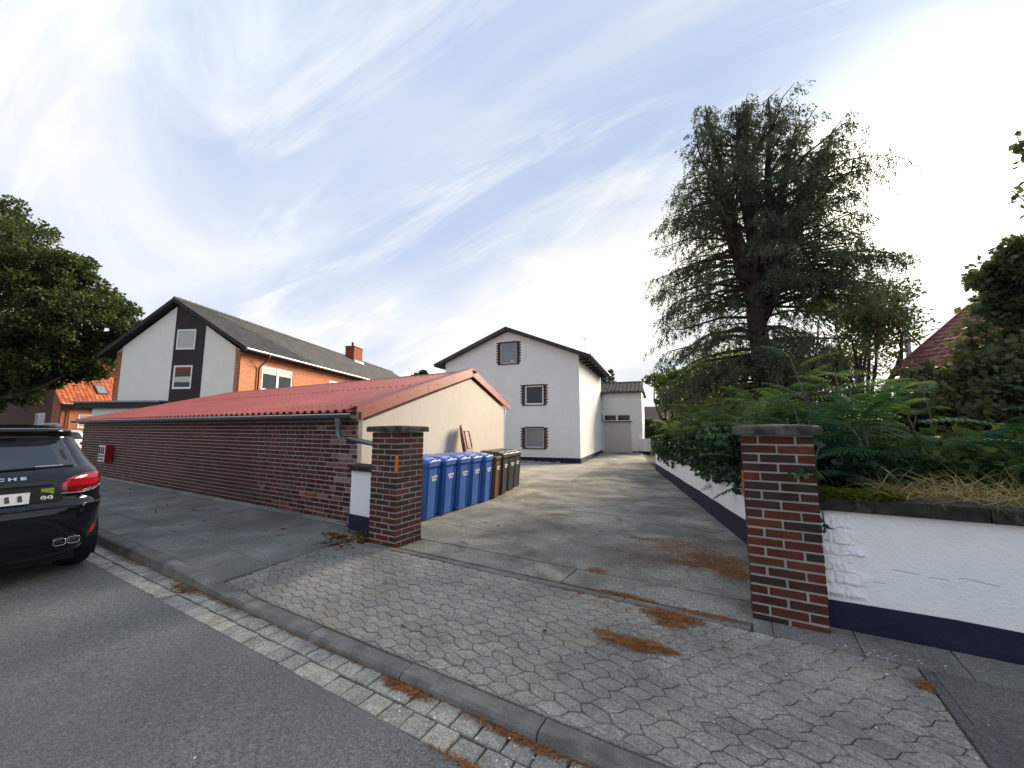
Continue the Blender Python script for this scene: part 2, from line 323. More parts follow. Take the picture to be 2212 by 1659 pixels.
M('straw', None, nscale=6, cols=[(.38,.28,.13),(.30,.22,.10),(.42,.33,.17),(.24,.19,.08),(.16,.17,.05)], gamt=.2, rough=.9, spec=.1)
M('rock', None, nscale=6, cols=[(.30,.28,.25),(.22,.21,.19),(.38,.36,.33),(.15,.14,.12)], gamt=.2, rough=.95)
M('fence_wood', (.12,.09,.07), (.085,.065,.055), 4, .9, .2)
leafmat('leaf_conifer', [(0.054,0.074,0.047),(0.069,0.099,0.062),(0.062,0.087,0.067),(0.087,0.105,0.056),(0.084,0.074,0.052)], .32)
leafmat('leaf_oak', [(.032,.052,.018),(.048,.072,.024),(.066,.09,.03),(.038,.058,.024),(.09,.098,.034)], .34)
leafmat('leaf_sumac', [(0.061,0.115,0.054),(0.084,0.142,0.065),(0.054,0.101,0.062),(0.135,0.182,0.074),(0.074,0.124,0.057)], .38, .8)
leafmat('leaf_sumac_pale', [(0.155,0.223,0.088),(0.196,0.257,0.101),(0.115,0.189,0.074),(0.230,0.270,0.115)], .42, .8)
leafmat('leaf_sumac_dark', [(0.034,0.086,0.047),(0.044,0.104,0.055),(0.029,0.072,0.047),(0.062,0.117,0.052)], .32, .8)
leafmat('leaf_under', [(.05,.075,.035),(.07,.095,.04),(.055,.08,.045),(.09,.10,.04)], .35, .8)
leafmat('leaf_ivy', [(0.022,0.048,0.021),(0.035,0.070,0.026),(0.029,0.054,0.032),(0.056,0.088,0.032)], .15, .35)
leafmat('leaf_vine', [(.052,.074,.042),(.066,.09,.046),(.08,.10,.05),(.11,.11,.045),(.058,.08,.05)], .35)
leafmat('leaf_bush', [(0.048,0.088,0.022),(0.088,0.136,0.032),(0.136,0.176,0.042),(0.064,0.112,0.029),(0.192,0.192,0.048)], .4)
leafmat('leaf_far', [(0.031,0.050,0.022),(0.049,0.070,0.028),(0.063,0.084,0.031)], .25)
leafmat('moss', [(0.050,0.075,0.012),(0.090,0.100,0.015),(0.070,0.090,0.015)], .2, .9)
leafmat('weed', [(0.070,0.120,0.020),(0.050,0.090,0.020),(0.100,0.140,0.030)], .35)
# ---------------------------------------------------------------- ground, road, gutter, kerb
def struct(o): return tag(o, kind='structure')
ys = [-300,-8,1.5,1.66,2.2,3.6,4.4,6,8,10,12,14,18,21.5,24,27,31,40,80,300]
zg = lambda y: -.06 if y < 1.6 else (-.05 if y < 2 else (-.02 if y < 3 else gz(y)-.09))
g = MB()
xs = [-400,-60,-30,-20,-12,-8,-4,0,4,12,40,300]
g.grid([[(x, y, zg(y)) for x in xs] for y in ys]); struct(g.build('ground', 'earth'))
def crown(y): return pl(y, ((-6,.02),(-2,.06),(1.70,.0)))
g = MB(); rys = [-5.6,-4,-2.5,-1,0,.6,1.2,1.695]
g.grid([[(x, y, crown(y)) for x in (-120,-60,-30,-15,-8,-4,0,4,10,25,60)] for y in rys]); road = struct(g.build('road', 'asphalt'))
def pside(X, Y):   # height of footpath / crossing
    a = lerp(.055, .10, min(1, max(0, (Y-2.12)/1.5))); b = lerp(.118, .14, min(1, max(0, (Y-2.12)/1.9)))
    return lerp(b, a, sstep(X, -6.0, -4.3)) if X < 0 else lerp(a, lerp(.075,.11,min(1,max(0,(Y-2.12)/1.6))), sstep(X, .7, 2.2))
def chamfer_poly(poly, h, ch):
    """stone from outline poly (2D, ccw): top at 0, chamfered rim, bottom at -h (no bottom face)"""
    n = len(poly); cx = sum(p[0] for p in poly)/n; cy = sum(p[1] for p in poly)/n; mb = MB()
    ins = []
    for x, y in poly:
        d = math.hypot(x-cx, y-cy); k = max(.3, 1-ch/d) if d > 0 else 1; ins.append((cx+(x-cx)*k, cy+(y-cy)*k))
    mb.v = [(x, y, 0) for x, y in ins]+[(x, y, -ch*.7) for x, y in poly]+[(x, y, -h) for x, y in poly]
    mb.f = [tuple(range(n))]+[((i+1) % n, i, n+i, n+(i+1) % n) for i in range(n)]+[(n+(i+1) % n, n+i, 2*n+i, 2*n+(i+1) % n) for i in range(n)]
    mb.f = [mb.f[0]]+[tuple(reversed(f)) for f in mb.f[1:]]
    return mb
def place(name, me, mat, parent, loc, rz=0, tilt=(0, 0), sc=(1, 1, 1)):
    o = link(name, me, mat, parent, False); o.location = loc; o.rotation_euler = (tilt[0], tilt[1], rz); o.scale = sc; return o
# gutter: two rows of setts
bed = MB(); bed.grid([[(x, y, -.016) for x in (-60, 3, 30)] for y in (1.66, 2.02)]); gut = struct(bed.build('gutter', 'bed'))
SL, SWD = .168, .142
sett_me = [chamfer_poly([(0,0),(SL-.012+a,b),(SL-.012-b,SWD-.004),(a,SWD-.004-b)], .07, .007).mesh('sett') for a, b in ((0,0),(.003,.004),(.005,0),(-.002,.003))]
far = MB()
for r, y0 in enumerate((1.70, 1.852)):
    x = 4.0+r*.07
    while x > -26:
        z = random.uniform(-.004, .004)
        if x > -11.5: place('sett', random.choice(sett_me), 'sett', gut, (x, y0+random.uniform(-.003,.003), z), R(random.uniform(-.8,.8)), (R(random.uniform(-1,1)), R(random.uniform(-1,1))))
        else: far.box(x, x+SL-.012, y0, y0+SWD-.004, -.07, z)
        x -= SL
tag(far.build('sett', 'sett', gut), kind='stuff')
# kerb
bed = MB(); bed.grid([[(x, y, -.03) for x in (-60, 30)] for y in (1.97, 2.16)]); kerb = struct(bed.build('kerb', 'bed_dark'))
x = 6.0; ktop = lambda X: lerp(.122, .048, sstep(X, -5.6, -4.1)) if X < 0 else lerp(.048, .085, sstep(X, 2.5, 4.5))
while x > -30:
    L = .995 if x > -12 else 2.995
    a, b = x-L, x-.006; za, zb = ktop(a), ktop(b); mb = MB(); ch = .016
    for s in range(4):
        p, q = lerp(a, b, s/4), lerp(a, b, (s+1)/4); zp, zq = lerp(za, zb, s/4), lerp(za, zb, (s+1)/4)
        j = lambda: random.uniform(-.003, .003)
        mb.quad((p,1.985,-.08),(q,1.985,-.08),(q,1.992,zq-ch),(p,1.992,zp-ch)); mb.quad((p,1.992,zp-ch),(q,1.992,zq-ch),(q,2.012,zq),(p,2.012,zp)); mb.quad((p,2.012,zp),(q,2.012,zq),(q,2.115,zq),(p,2.115,zp)); mb.quad((p,2.115,zp),(q,2.115,zq),(q,2.12,-.08),(p,2.12,-.08))
    for (e, ze) in ((a, za), (b, zb)): mb.quad((e,1.985,-.08),(e,1.992,ze-ch),(e,2.012,ze),(e,2.115,ze),(e,2.12,-.08))
    o = mb.build('kerb_stone', 'kerbstone', kerb, smooth=False); o.location.z = random.uniform(-.004, .004); x -= L+.005
# paved crossing with interlocking six-sided stones
def clip(poly, half):
    for (px, py, nx, ny) in half:
        out = []
        for i in range(len(poly)):
            a, b = poly[i], poly[(i+1) % len(poly)]; da = (a[0]-px)*nx+(a[1]-py)*ny; db = (b[0]-px)*nx+(b[1]-py)*ny
            if da >= 0: out.append(a)
            if (da >= 0) != (db >= 0): t = da/(da-db); out.append((lerp(a[0],b[0],t), lerp(a[1],b[1],t)))
        poly = out
        if len(poly) < 3: return []
    return poly
def area(p): return .5*sum(p[i][0]*p[(i+1) % len(p)][1]-p[(i+1) % len(p)][0]*p[i][1] for i in range(len(p)))
XL, XR = -4.66, .93
bed = MB(); bed.grid([[(x, y, pside(x, y)-.011) for x in [XL-.1+i*(XR+.2-XL)/24 for i in range(25)]] for y in (2.10,2.4,2.8,3.2,3.55,3.70)]); cross = struct(bed.build('paved_crossing', 'bed'))
PT, PH, AMP, LEAN, GAP = .168, .0885, .017, .03, .0032
half = [(XL,2.2,1,.06),(XR,2.2,-1,0),(0,2.128,0,1),(0,3.652,0,-1)]
def bord(k):          # up-vertex and down-vertex offsets on border k
    base = -(k//2)*.32*PT
    if k % 2 == 0: return base, base+.62*PT
    d = base-LEAN; return d+.30*PT, d
tiles = []; proto = {}
for k in range(0, 18):
    y0 = 2.06+k*PH; u0, d0 = bord(k); u1, d1 = bord(k+1)
    # joints of row k run from up-vertex of border k to down-vertex of border k+1
    jt = u0+(-LEAN if k % 2 == 0 else LEAN)
    for i in range(-14, 52):
        X0 = XL-1+i*PT
        bl = u0; br = u0+PT; tl = jt; tr = jt+PT
        bb = d0+math.ceil((bl-d0)/PT+1e-6)*PT; tb = u1+math.ceil((tl-u1)/PT+1e-6)*PT
        P = [(bl,AMP),(bb,-AMP),(br,AMP),(tr,PH-AMP),(tb,PH+AMP),(tl,PH-AMP)]
        cx = sum(p[0] for p in P)/6; cy = PH/2
        Q = []
        for px, py in P:
            d = math.hypot(px-cx, py-cy); Q.append((cx+(px-cx)*(1-GAP/d), cy+(py-cy)*(1-GAP/d)))
        W_ = [(X0+px, y0+py) for px, py in Q]; C = clip(W_, half)
        if not C: continue
        A = area(C)
        if abs(A) < .0012: continue
        full = abs(A-area(W_)) < 1e-6
        wx, wy = X0+cx, y0+cy
        tiles.append((math.hypot(wx, wy-.3), k % 2, full, wx, wy, [(px-wx, py-wy) for px, py in C], [(px-cx, py-cy) for px, py in Q]))
tiles.sort(key=lambda t: t[0]); rest = MB(); n_ind = 0
for d, par, full, wx, wy, C, Q in tiles:
    z = pside(wx, wy)+random.uniform(-.003, .003)
    if n_ind < 300 and in_view((wx, wy, z), .05):
        if full:
            if par not in proto: proto[par] = chamfer_poly(Q, .06, .006).mesh('paver')
            me = proto[par]
        else: me = chamfer_poly(C, .06, .006).mesh('paver')
        place('paver', me, 'paver', cross, (wx, wy, z), R(random.uniform(-.7,.7)), (R(random.uniform(-.9,.9)), R(random.uniform(-.9,.9)))); n_ind += 1
    else:
        m = chamfer_poly(C, .06, .006); i = len(rest.v); rest.v += [(a+wx, b+wy, c+z) for a, b, c in m.v]; rest.f += [tuple(q+i for q in f) for f in m.f]
tag(rest.build('paver', 'paver', cross), kind='stuff')
# footpaths of concrete slabs
def slabs(name, mat, x0, x1, y0, y1, dx, dy, stag, zf, gap=.005):
    b = MB(); nx = 12; b.grid([[(lerp(x0,x1,i/nx), y, zf(lerp(x0,x1,i/nx), y)-.014) for i in range(nx+1)] for y in (y0, (y0+y1)/2, y1)]); root = struct(b.build(name, 'bed'))
    r = 0; y = y0
    while y < y1-.02:
        ye = min(y+dy, y1); cuts = [x1]; c_ = x1-(dx*.5 if stag and r % 2 else dx)
        while c_ > x0+.05: cuts.append(c_); c_ -= dx
        cuts.append(x0)
        for xe, xs_ in zip(cuts, cuts[1:]):
            mb = MB(); a, c = xs_+gap*.5, xe-gap*.5
            j = random.uniform(-.004,.004); q = [(a,y+gap*.5),(c,y+gap*.5),(c,ye-gap*.5),(a,ye-gap*.5)]
            top = [(px,py,zf(px,py)+j) for px,py in q]; i_ = [(lerp((a+c)/2,px,.985),lerp((y+ye)/2,py,.985)) for px,py in q]
            ti = [(px,py,zf(px,py)+j) for px,py in i_]; rim = [(px,py,pz-.006) for px,py,pz in top]
            mb.quad(*ti)
            for e in range(4): f_ = (e+1) % 4; mb.quad(ti[e],ti[f_],rim[f_],rim[e]); mb.quad(rim[e],rim[f_],(*q[f_],rim[f_][2]-.05),(*q[e],rim[e][2]-.05))
            mb.build('paving_slab', mat, root)
        y = ye; r += 1
    return root
slabs('footpath', 'slab', -19.6, XL-.06, 2.125, 4.09, .50, .4925, 1, pside)
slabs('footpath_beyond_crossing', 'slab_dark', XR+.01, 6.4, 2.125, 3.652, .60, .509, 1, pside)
slabs('wall_foot_strip', 'slab', .03, 6.4, 3.66, 3.985, .52, .2725, 0, lambda x, y: .098+(y-3.66)*.06)
g = MB(); g.grid([[(x, y, .10) for x in (-60,-40,-19.62)] for y in (2.13, 3, 4.2, 7)]); struct(g.build('side_street_pavement', 'slab'))
# driveway
def wallx(Y): return .60-.262*(Y-4.4)
def gabx(Y): return -5.2-.2074*(Y-4.1)
dv = MB(); rows = []
for Y in (3.72,4.6,6,8,10,12,14,17,20,21.5,24,27,30,33): rows.append([(lerp(a, b, i/6), Y, gz(Y)-.035) for i in range(7) for a, b in [(min(gabx(Y), -4.0 if Y < 4.3 else 0)-.6 if Y < 12 else -17, wallx(Y)+.25)]])
dv.grid(rows); drive = struct(dv.build('driveway', 'bed'))
def slab_poly(poly, mat, jit=.0, gap=.008):
    cx = sum(p[0] for p in poly)/len(poly); cy = sum(p[1] for p in poly)/len(poly); mb = MB()
    q = []
    for x, y in poly:
        dx, dy = x-cx, y-cy; q.append((x-gap*(1 if dx > 0 else -1), y-gap*(1 if dy > 0 else -1)))
    # split into a grid so the top follows the fall of the yard
    (x0,y0),(x1,y1),(x2,y2),(x3,y3) = q; n = 5
    rows = []
    for a in range(n+1):
        t = a/n; L = (lerp(x0,x3,t), lerp(y0,y3,t)); Rr = (lerp(x1,x2,t), lerp(y1,y2,t))
        rows.append([(lerp(L[0],Rr[0],b/n), lerp(L[1],Rr[1],b/n)) for b in range(n+1)])
    r3 = [[(x, y, gz(y)+jit) for x, y in r] for r in rows]; mb.grid(r3)
    ring = [r3[0][i] for i in range(n+1)]+[r3[i][n] for i in range(1,n+1)]+[r3[n][i] for i in range(n-1,-1,-1)]+[r3[i][0] for i in range(n-1,0,-1)]
    for i in range(len(ring)): a, b = ring[i], ring[(i+1) % len(ring)]; mb.quad(a, b, (b[0],b[1],b[2]-.08), (a[0],a[1],a[2]-.08))
    return mb.build('concrete_slab', mat, drive)
def xr(Y): return min(.04, wallx(Y)) if Y < 4.4 else wallx(Y)+.02
def xl(Y): return -3.9 if Y < 4.26 else gabx(Y)-.02
for a, b in ((3.795,4.26),(4.26,5.15),(5.15,7.4),(7.4,9.9),(9.9,12.4)):
    A, B = (-3.9, -3.9) if b <= 4.26 else (gabx(a), gabx(b))
    if b <= 4.26: slab_poly([(A,a),(-1.62,a),(-1.62,b),(B,b)], 'concrete', random.uniform(-.003,.003)); slab_poly([(-1.62,a),(.046,a),(.046,b),(-1.62,b)], 'concrete', random.uniform(-.003,.003))
    elif b < 7.5: slab_poly([(A,a),(xr(a),a),(xr(b),b),(B,b)], 'concrete', random.uniform(-.003,.003))
    else:
        slab_poly([(A,a),(-3.6-.2*(a-7),a),(-3.6-.2*(b-7),b),(B,b)], 'concrete', random.uniform(-.003,.003)); slab_poly([(-3.6-.2*(a-7),a),(xr(a),a),(xr(b),b),(-3.6-.2*(b-7),b)], 'concrete', random.uniform(-.003,.003))
for a, b in ((12.4,14.6),(14.6,17.4),(17.4,20.2),(20.2,23.5),(23.5,27),(27,30.9)):
    m_ = lambda Y: -4.9-.16*(Y-12.4)
    if a < 20: slab_poly([(-12,a),(m_(a),a),(m_(b),b),(-12,b)], 'concrete_pale', random.uniform(-.003,.003))
    else: slab_poly([(-9.6,a),(m_(a),a),(m_(b),b),(-9.6,b)], 'concrete', random.uniform(-.003,.003))
    slab_poly([(m_(a),a),(xr(a),a),(xr(b),b),(m_(b),b)], 'concrete', random.uniform(-.003,.003))
# edging stones between crossing and driveway
edg = MB(); edg.grid([[(x,y,.06) for x in (-4.7,.05)] for y in (3.65,3.80)]); edging = struct(edg.build('edging', 'bed'))
x = .02
while x > -4.4:
    L = min(.98, x+4.43); mb = MB(); mb.box(x-L, x-.006, 3.662, 3.742, .02, .106+random.uniform(-.003,.004)); mb.build('edging_stone', 'kerbstone', edging, bevel=.008); x -= L
# ---------------------------------------------------------------- bricks
def slip_mesh(L, Hh, D, ch=.004):
    """brick seen from its face: local x along, z up, y = 0 is the back, face at y = -D"""
    mb = MB(); x0, x1, z0, z1 = 0, L, 0, Hh
    f = [(x0+ch,-D,z0+ch),(x1-ch,-D,z0+ch),(x1-ch,-D,z1-ch),(x0+ch,-D,z1-ch)]; r = [(x0,-D+ch,z0),(x1,-D+ch,z0),(x1,-D+ch,z1),(x0,-D+ch,z1)]; k = [(x0,0,z0),(x1,0,z0),(x1,0,z1),(x0,0,z1)]
    mb.v = f+r+k; mb.f = [(0,1,2,3)]
    for i in range(4): j = (i+1) % 4; mb.f += [(4+i,4+j,j,i),(8+i,8+j,4+j,4+i)]
    return mb
SLIPS = {}
def slip(L, Hh, D):
    key = (round(L,3), round(Hh,3), round(D,3))
    if key not in SLIPS: SLIPS[key] = slip_mesh(*key).mesh('brick')
    return SLIPS[key]
def brick_face(parent, mat, fr, W_, z0, ncourse, ztop=None, holes=(), sl=.24, hl=.115, bh=.0605, j=.0145, D=.012, n_ind=300, bond='mixed', rz=0.0, seed=1, name='brick', pick=None):
    """courses of bricks on a wall face. fr(x, y, z)->world with y into the wall; x 0..W_, from z0; holes (x0,x1,z0,z1)"""
    rd = random.Random(seed); L_ = []
    for c in range(ncourse):
        z = z0+c*(bh+j); x = -rd.uniform(0, .2) if bond == 'mixed' else (0 if c % 2 == 0 else -(sl+j)*.5); k = rd.randint(0, 1)
        while x < W_-.02:
            if bond == 'mixed': l = sl if (c % 2 == 0 or k % 2 == 0) else hl; k += 1; l = sl if rd.random() < .12 else l
            else: l = sl
            a, b = max(0, x), min(W_, x+l); x += l+j
            if b-a < .03: continue
            if ztop and z+bh > min(ztop(a), ztop(b)): continue
            seg = [(a, b)]
            for hx0, hx1, hz0, hz1 in holes:
                if z+bh > hz0+.01 and z < hz1-.01:
                    s2 = []
                    for p, q in seg:
                        if q <= hx0 or p >= hx1: s2.append((p, q))
                        else:
                            if p < hx0-.03: s2.append((p, hx0))
                            if q > hx1+.03: s2.append((hx1, q))
                    seg = s2
            for p, q in seg:
                if q-p > .03: L_.append((p, q, z))
    cand = []
    for p, q, z in L_:
        w = Vector(fr((p+q)/2, 0, z)); cand.append((not in_view(w, .02), (w-CAMP).length, p, q, z))
    cand.sort(); mb = MB()
    for i, (_, d, p, q, z) in enumerate(cand):
        if i < n_ind:
            o = link(name, slip(round((q-p)/.005)*.005, bh, D), mat, parent, True); w = fr(p, 0, z)
            if pick:
                alt = pick(p, z, rd)
                if alt: o.material_slots[0].link = 'OBJECT'; o.material_slots[0].material = MATS[alt]
            o.location = w; o.rotation_euler = (R(rd.uniform(-.25,.25)), R(rd.uniform(-.3,.3)), rz+R(rd.uniform(-.35,.35)))
        else: mb.box(p, q, -D, 0, z, z+bh, fr)
    if mb.v: tag(mb.build(name, mat, parent), kind='stuff')
# ---------------------------------------------------------------- gate pillars
def pillar(x0, yf, zb, mat, label, refl, seed):
    rd = random.Random(seed); S, nC, bh, cs = .498, 20, .0605, .0752
    t = thing('gate_pillar', label, 'pillar', (x0+S/2, yf+S/2, zb))
    MB().box(x0+.005, x0+S-.005, yf+.005, yf+S-.005, zb-.1, zb+nC*cs).build('mortar_core', 'mortar', t)
    for c in range(nC):
        z = zb+c*cs+.004; BL, BW, J = .2415, .114, .015
        if c % 2 == 0: pcs = [(0,0,BL,BW),(BL+J,0,BL,BW),(0,S-BW,BL,BW),(BL+J,S-BW,BL,BW),(0,BW+J,BW,S-2*BW-2*J),(S-BW,BW+J,BW,S-2*BW-2*J)]
        else: pcs = [(0,0,BW,BL),(0,BL+J,BW,BL),(S-BW,0,BW,BL),(S-BW,BL+J,BW,BL),(BW+J,0,S-2*BW-2*J,BW),(BW+J,S-BW,S-2*BW-2*J,BW)]
        for (a, b, l, w) in pcs:
            key = ('solid', round(l,3), round(w,3))
            if key not in SLIPS: SLIPS[key] = MB().box(0, l, 0, w, 0, bh).mesh('brick')
            o = link('brick', SLIPS[key], mat, t, True); o.location = (x0+a+rd.uniform(-.0025,.0025), yf+b+rd.uniform(-.0025,.0025), z+rd.uniform(-.001,.001)); o.rotation_euler = (0, 0, R(rd.uniform(-.4,.4)))
            m = o.modifiers.new('bevel', 'BEVEL'); m.width = .004; m.segments = 1
    zt = zb+nC*cs+.004; e = .055; mb = MB(); n = 8
    rim = []
    for (ax, ay), (bx, by) in zip([(x0-e,yf-e),(x0+S+e,yf-e),(x0+S+e,yf+S+e),(x0-e,yf+S+e)], [(x0+S+e,yf-e),(x0+S+e,yf+S+e),(x0-e,yf+S+e),(x0-e,yf-e)]):
        for k in range(n): rim.append((lerp(ax,bx,k/n)+rd.uniform(-.004,.004), lerp(ay,by,k/n)+rd.uniform(-.004,.004)))
    cx, cy = x0+S/2, yf+S/2
    lo = [(x, y, zt) for x, y in rim]; hi = [(x, y, zt+.062+rd.uniform(-.005,.003)) for x, y in rim]; hi2 = [(cx+(x-cx)*.94, cy+(y-cy)*.94, zt+.076) for x, y in rim]
    i = len(mb.v); m_ = len(rim); mb.v += lo+hi+hi2+[(cx, cy, zt+.092)]
    for k in range(m_):
        q = (k+1) % m_; mb.f += [(k,q,m_+q,m_+k),(m_+k,m_+q,2*m_+q,2*m_+k),(2*m_+k,2*m_+q,3*m_)]
    mb.f.append(tuple(range(m_-1,-1,-1))); mb.build('cap', 'cap', t)
    rx, ry = refl
    MB().box(rx-.012, rx+.012, ry-.022, ry+.022, zb+.98, zb+1.19).build('reflector_strip', 'reflector_orange', t, bevel=.004)
    return t
pillar(-4.43, 3.745, .085, 'brick_pillar_b', 'weathered brick gate pillar with white lime streaks standing beside the blue bins', (-3.935, 3.742), 3)
pillar(.035, 3.865, .085, 'brick_pillar', 'dark red brick gate pillar against the low white wall with ivy', (.035, 4.02), 5)
# ---------------------------------------------------------------- low white walls
def wobble(p, a): return (p[0]+random.uniform(-a,a), p[1]+random.uniform(-a,a), p[2]+random.uniform(-a,a))
def low_wall(label, P, Q, th, zb0, zb1, hpl, hw, hc, rough_patch=None, over=.05, bound=True, cl=.9):
    """rendered wall from P to Q (face line), thickness to the left of P->Q"""
    P, Q = Vector((*P,0)), Vector((*Q,0)); d = (Q-P); Ln = d.length; d.normalize(); nrm = Vector((-d.y, d.x, 0))
    t = thing('garden_wall', label, 'wall', (P.x, P.y, zb0))
    n = max(2, int(Ln/.35))
    def ring(off_f, off_b, za, zb_, name, mat, jit=0):
        mb = MB(); rows = [[], [], [], []]
        for i in range(n+1):
            s = i/n; base = lerp(zb0, zb1, s); p = P+d*(Ln*s); j = (lambda: random.uniform(-jit, jit))
            f = p-nrm*off_f; b = p+nrm*(th+off_b)
            rows[0].append((f.x, f.y, base+za)); rows[1].append((f.x+j()*.4, f.y+j()*.4, base+zb_+j())); rows[2].append((b.x+j()*.4, b.y+j()*.4, base+zb_+j())); rows[3].append((b.x, b.y, base+za))
        mb.grid(rows); mb.quad(*[r[0] for r in rows]); mb.quad(*[r[-1] for r in reversed(rows)]); return mb.build(name, mat, t)
    ring(.012, .012, -.12, hpl, 'plinth', 'plinth_navy', .007)
    ring(0, 0, hpl-.02, hw, 'rendered_face', 'render_wall', 0)
    k = max(1, round(Ln/cl))
    for i in range(k):
        s0, s1 = i/k, (i+1)/k; mb = MB(); m = 6; rows = [[], [], [], [], []]
        for a in range(m+1):
            s = lerp(s0+.004/Ln, s1-.004/Ln, a/m); base = lerp(zb0, zb1, s); p = P+d*(Ln*s); j = lambda q: random.uniform(-q, q)
            f = p-nrm*over; b = p+nrm*(th+over); c = p+nrm*(th/2)
            rows[0].append((f.x,f.y,base+hw)); rows[1].append((f.x+j(.006),f.y+j(.006),base+hw+hc*.75+j(.008))); rows[2].append((c.x,c.y,base+hw+hc+j(.006))); rows[3].append((b.x,b.y,base+hw+hc*.75+j(.008))); rows[4].append((b.x,b.y,base+hw))
        mb.grid(rows); mb.quad(*[r[0] for r in rows]); mb.quad(*[r[-1] for r in reversed(rows)]); mb.quad(rows[0][0],rows[4][0],rows[4][-1],rows[0][-1]); mb.build('coping_stone', 'coping', t)
    return t, d, nrm
wallL, _, _ = low_wall('short white wall stub with navy base between brick wall end and pillar', (-5.19,4.02), (-4.432,3.99), .2, .10, .10, .24, .90, .10, cl=2)
wallS, dS, nS = low_wall('long low white street wall with navy base and mossy dark coping beside the footpath', (.535,4.02), (9.0,4.10), .24, .085, .09, .225, .915, .13, cl=.95)
wallD, dD, nD = low_wall('low white driveway wall with navy base half hidden under ivy', (-3.35,19.35), (wallx(4.45),4.40), .22, -.36, .085, .345, .84, .12, cl=1.1)
# broken rendered stone relief next to the pillar
mb = MB(); rd = random.Random(4); rows = []; edges = [.335,.44,.535,.66,.745,.86,.995]
for a in range(61):
    z = lerp(.336, .994, a/60); k = max(i for i in range(len(edges)) if edges[i] <= z+1e-6); k = min(k, len(edges)-2); w = (z-edges[k])/(edges[k+1]-edges[k]); r_ = []
    for b in range(49):
        u = b/48; x = lerp(.545, .80+.05*math.sin(k*2.3), u)
        vn = lambda p, q: math.sin(p*12.9898+q*78.233)*43758.5453 % 1.0
        iu, iz = int(u*14), int(z*45); fu, fz = u*14-iu, z*45-iz; ns = lerp(lerp(vn(iu,iz),vn(iu+1,iz),fu), lerp(vn(iu,iz+1),vn(iu+1,iz+1),fu), fz)
        ju = .45+.3*math.sin(k*4.1); gap = 1-.75*math.exp(-((u-ju)/.035)**2)
        wv = max(0, min(1, w+.10*math.sin(u*4.3+k*2.7)+.05*math.sin(u*11+k))); v = (.003+.013*(1-wv)**.6*min(1, wv*18))*gap*(.55+.9*ns)
        fade = max(0, min(1, (1-u)*3.2+.25*math.sin(z*40)))*min(1, (1-u)*9)*min(1, a/3)*min(1, (60-a)/3); r_.append((x, 4.021-max(0,v)*fade*1.5-.001*(1 if fade > 0 else -2), z+rd.uniform(-.003,.003)))
    rows.append(r_)
mb.grid(rows)
mb.build('rough_stone_patch', 'render_wall', wallS)
rd = random.Random(9)
for x0, z0, n in ((.95,.60,9),(1.14,.575,7),(1.3,.60,12),(.78,.50,8),(1.75,.66,10),(2.3,.5,12)):
    p = []; x, z = x0, z0
    for i in range(n): p.append((x, 4.0195+.004*(x-.5)*.5, z)); x += rd.uniform(.012,.026); z += rd.uniform(-.006,.004)
    c = MB()
    for (a, _, b), (e, y, f) in zip(p, p[1:]): c.quad((a,4.0185+.0095*(a-.535),b-.0012),(e,4.0185+.0095*(e-.535),f-.0012),(e,4.0185+.0095*(e-.535),f+.0014),(a,4.0185+.0095*(a-.535),b+.0014))
    c.build('crack', 'plate_ink', wallS)
# ---------------------------------------------------------------- brick garage with red sheet roof
SH = thing('brick_garage', 'long low garage with dark red brick street wall and red corrugated roof', 'garage', (-5.2, 4.1, .1))
XE = -19.15
fw = MB().box(XE, -5.206, 4.115, 4.20, -.1, 1.80).build('front_wall', 'mortar_old', SH)
brick_face(fw, 'brick_wall', lambda x, y, z: (-5.2-x if False else XE+x, 4.115+y, z), -5.2-XE, .115, 22, seed=2, n_ind=300, D=.006, pick=lambda p, z, rd: 'brick_limed' if rd.random() < max(0, .55-(-5.2-XE-p)*.6) or rd.random() < .02 else ('brick_repair' if z < .62 and .9 < -5.2-XE-p < 2.9 and rd.random() < .22 else None))
# end return of the street wall at the far left, gable wall
G = Vector((-.203,.979,0)).normalized(); GN = Vector((.979,.203,0)).normalized()     # along gable, outward
def gp(t, z, out=0.0): p = Vector((-5.2,4.1,0))+G*t+GN*out; return (p.x, p.y, z)
gw = MB(); gw.prism([gp(.07,-.1),gp(.07,1.74),gp(4.3,2.95),gp(6.92,2.28),gp(6.92,-.2)], tuple(GN*-.22)); gw.build('gable_wall', 'render_cream', SH)
MB().prism([gp(6.92,-.2),gp(6.92,2.28),gp(6.92,2.28,-14),gp(6.92,-.2,-14)], tuple(G*.02)).build('back_wall', 'render_cream', SH)
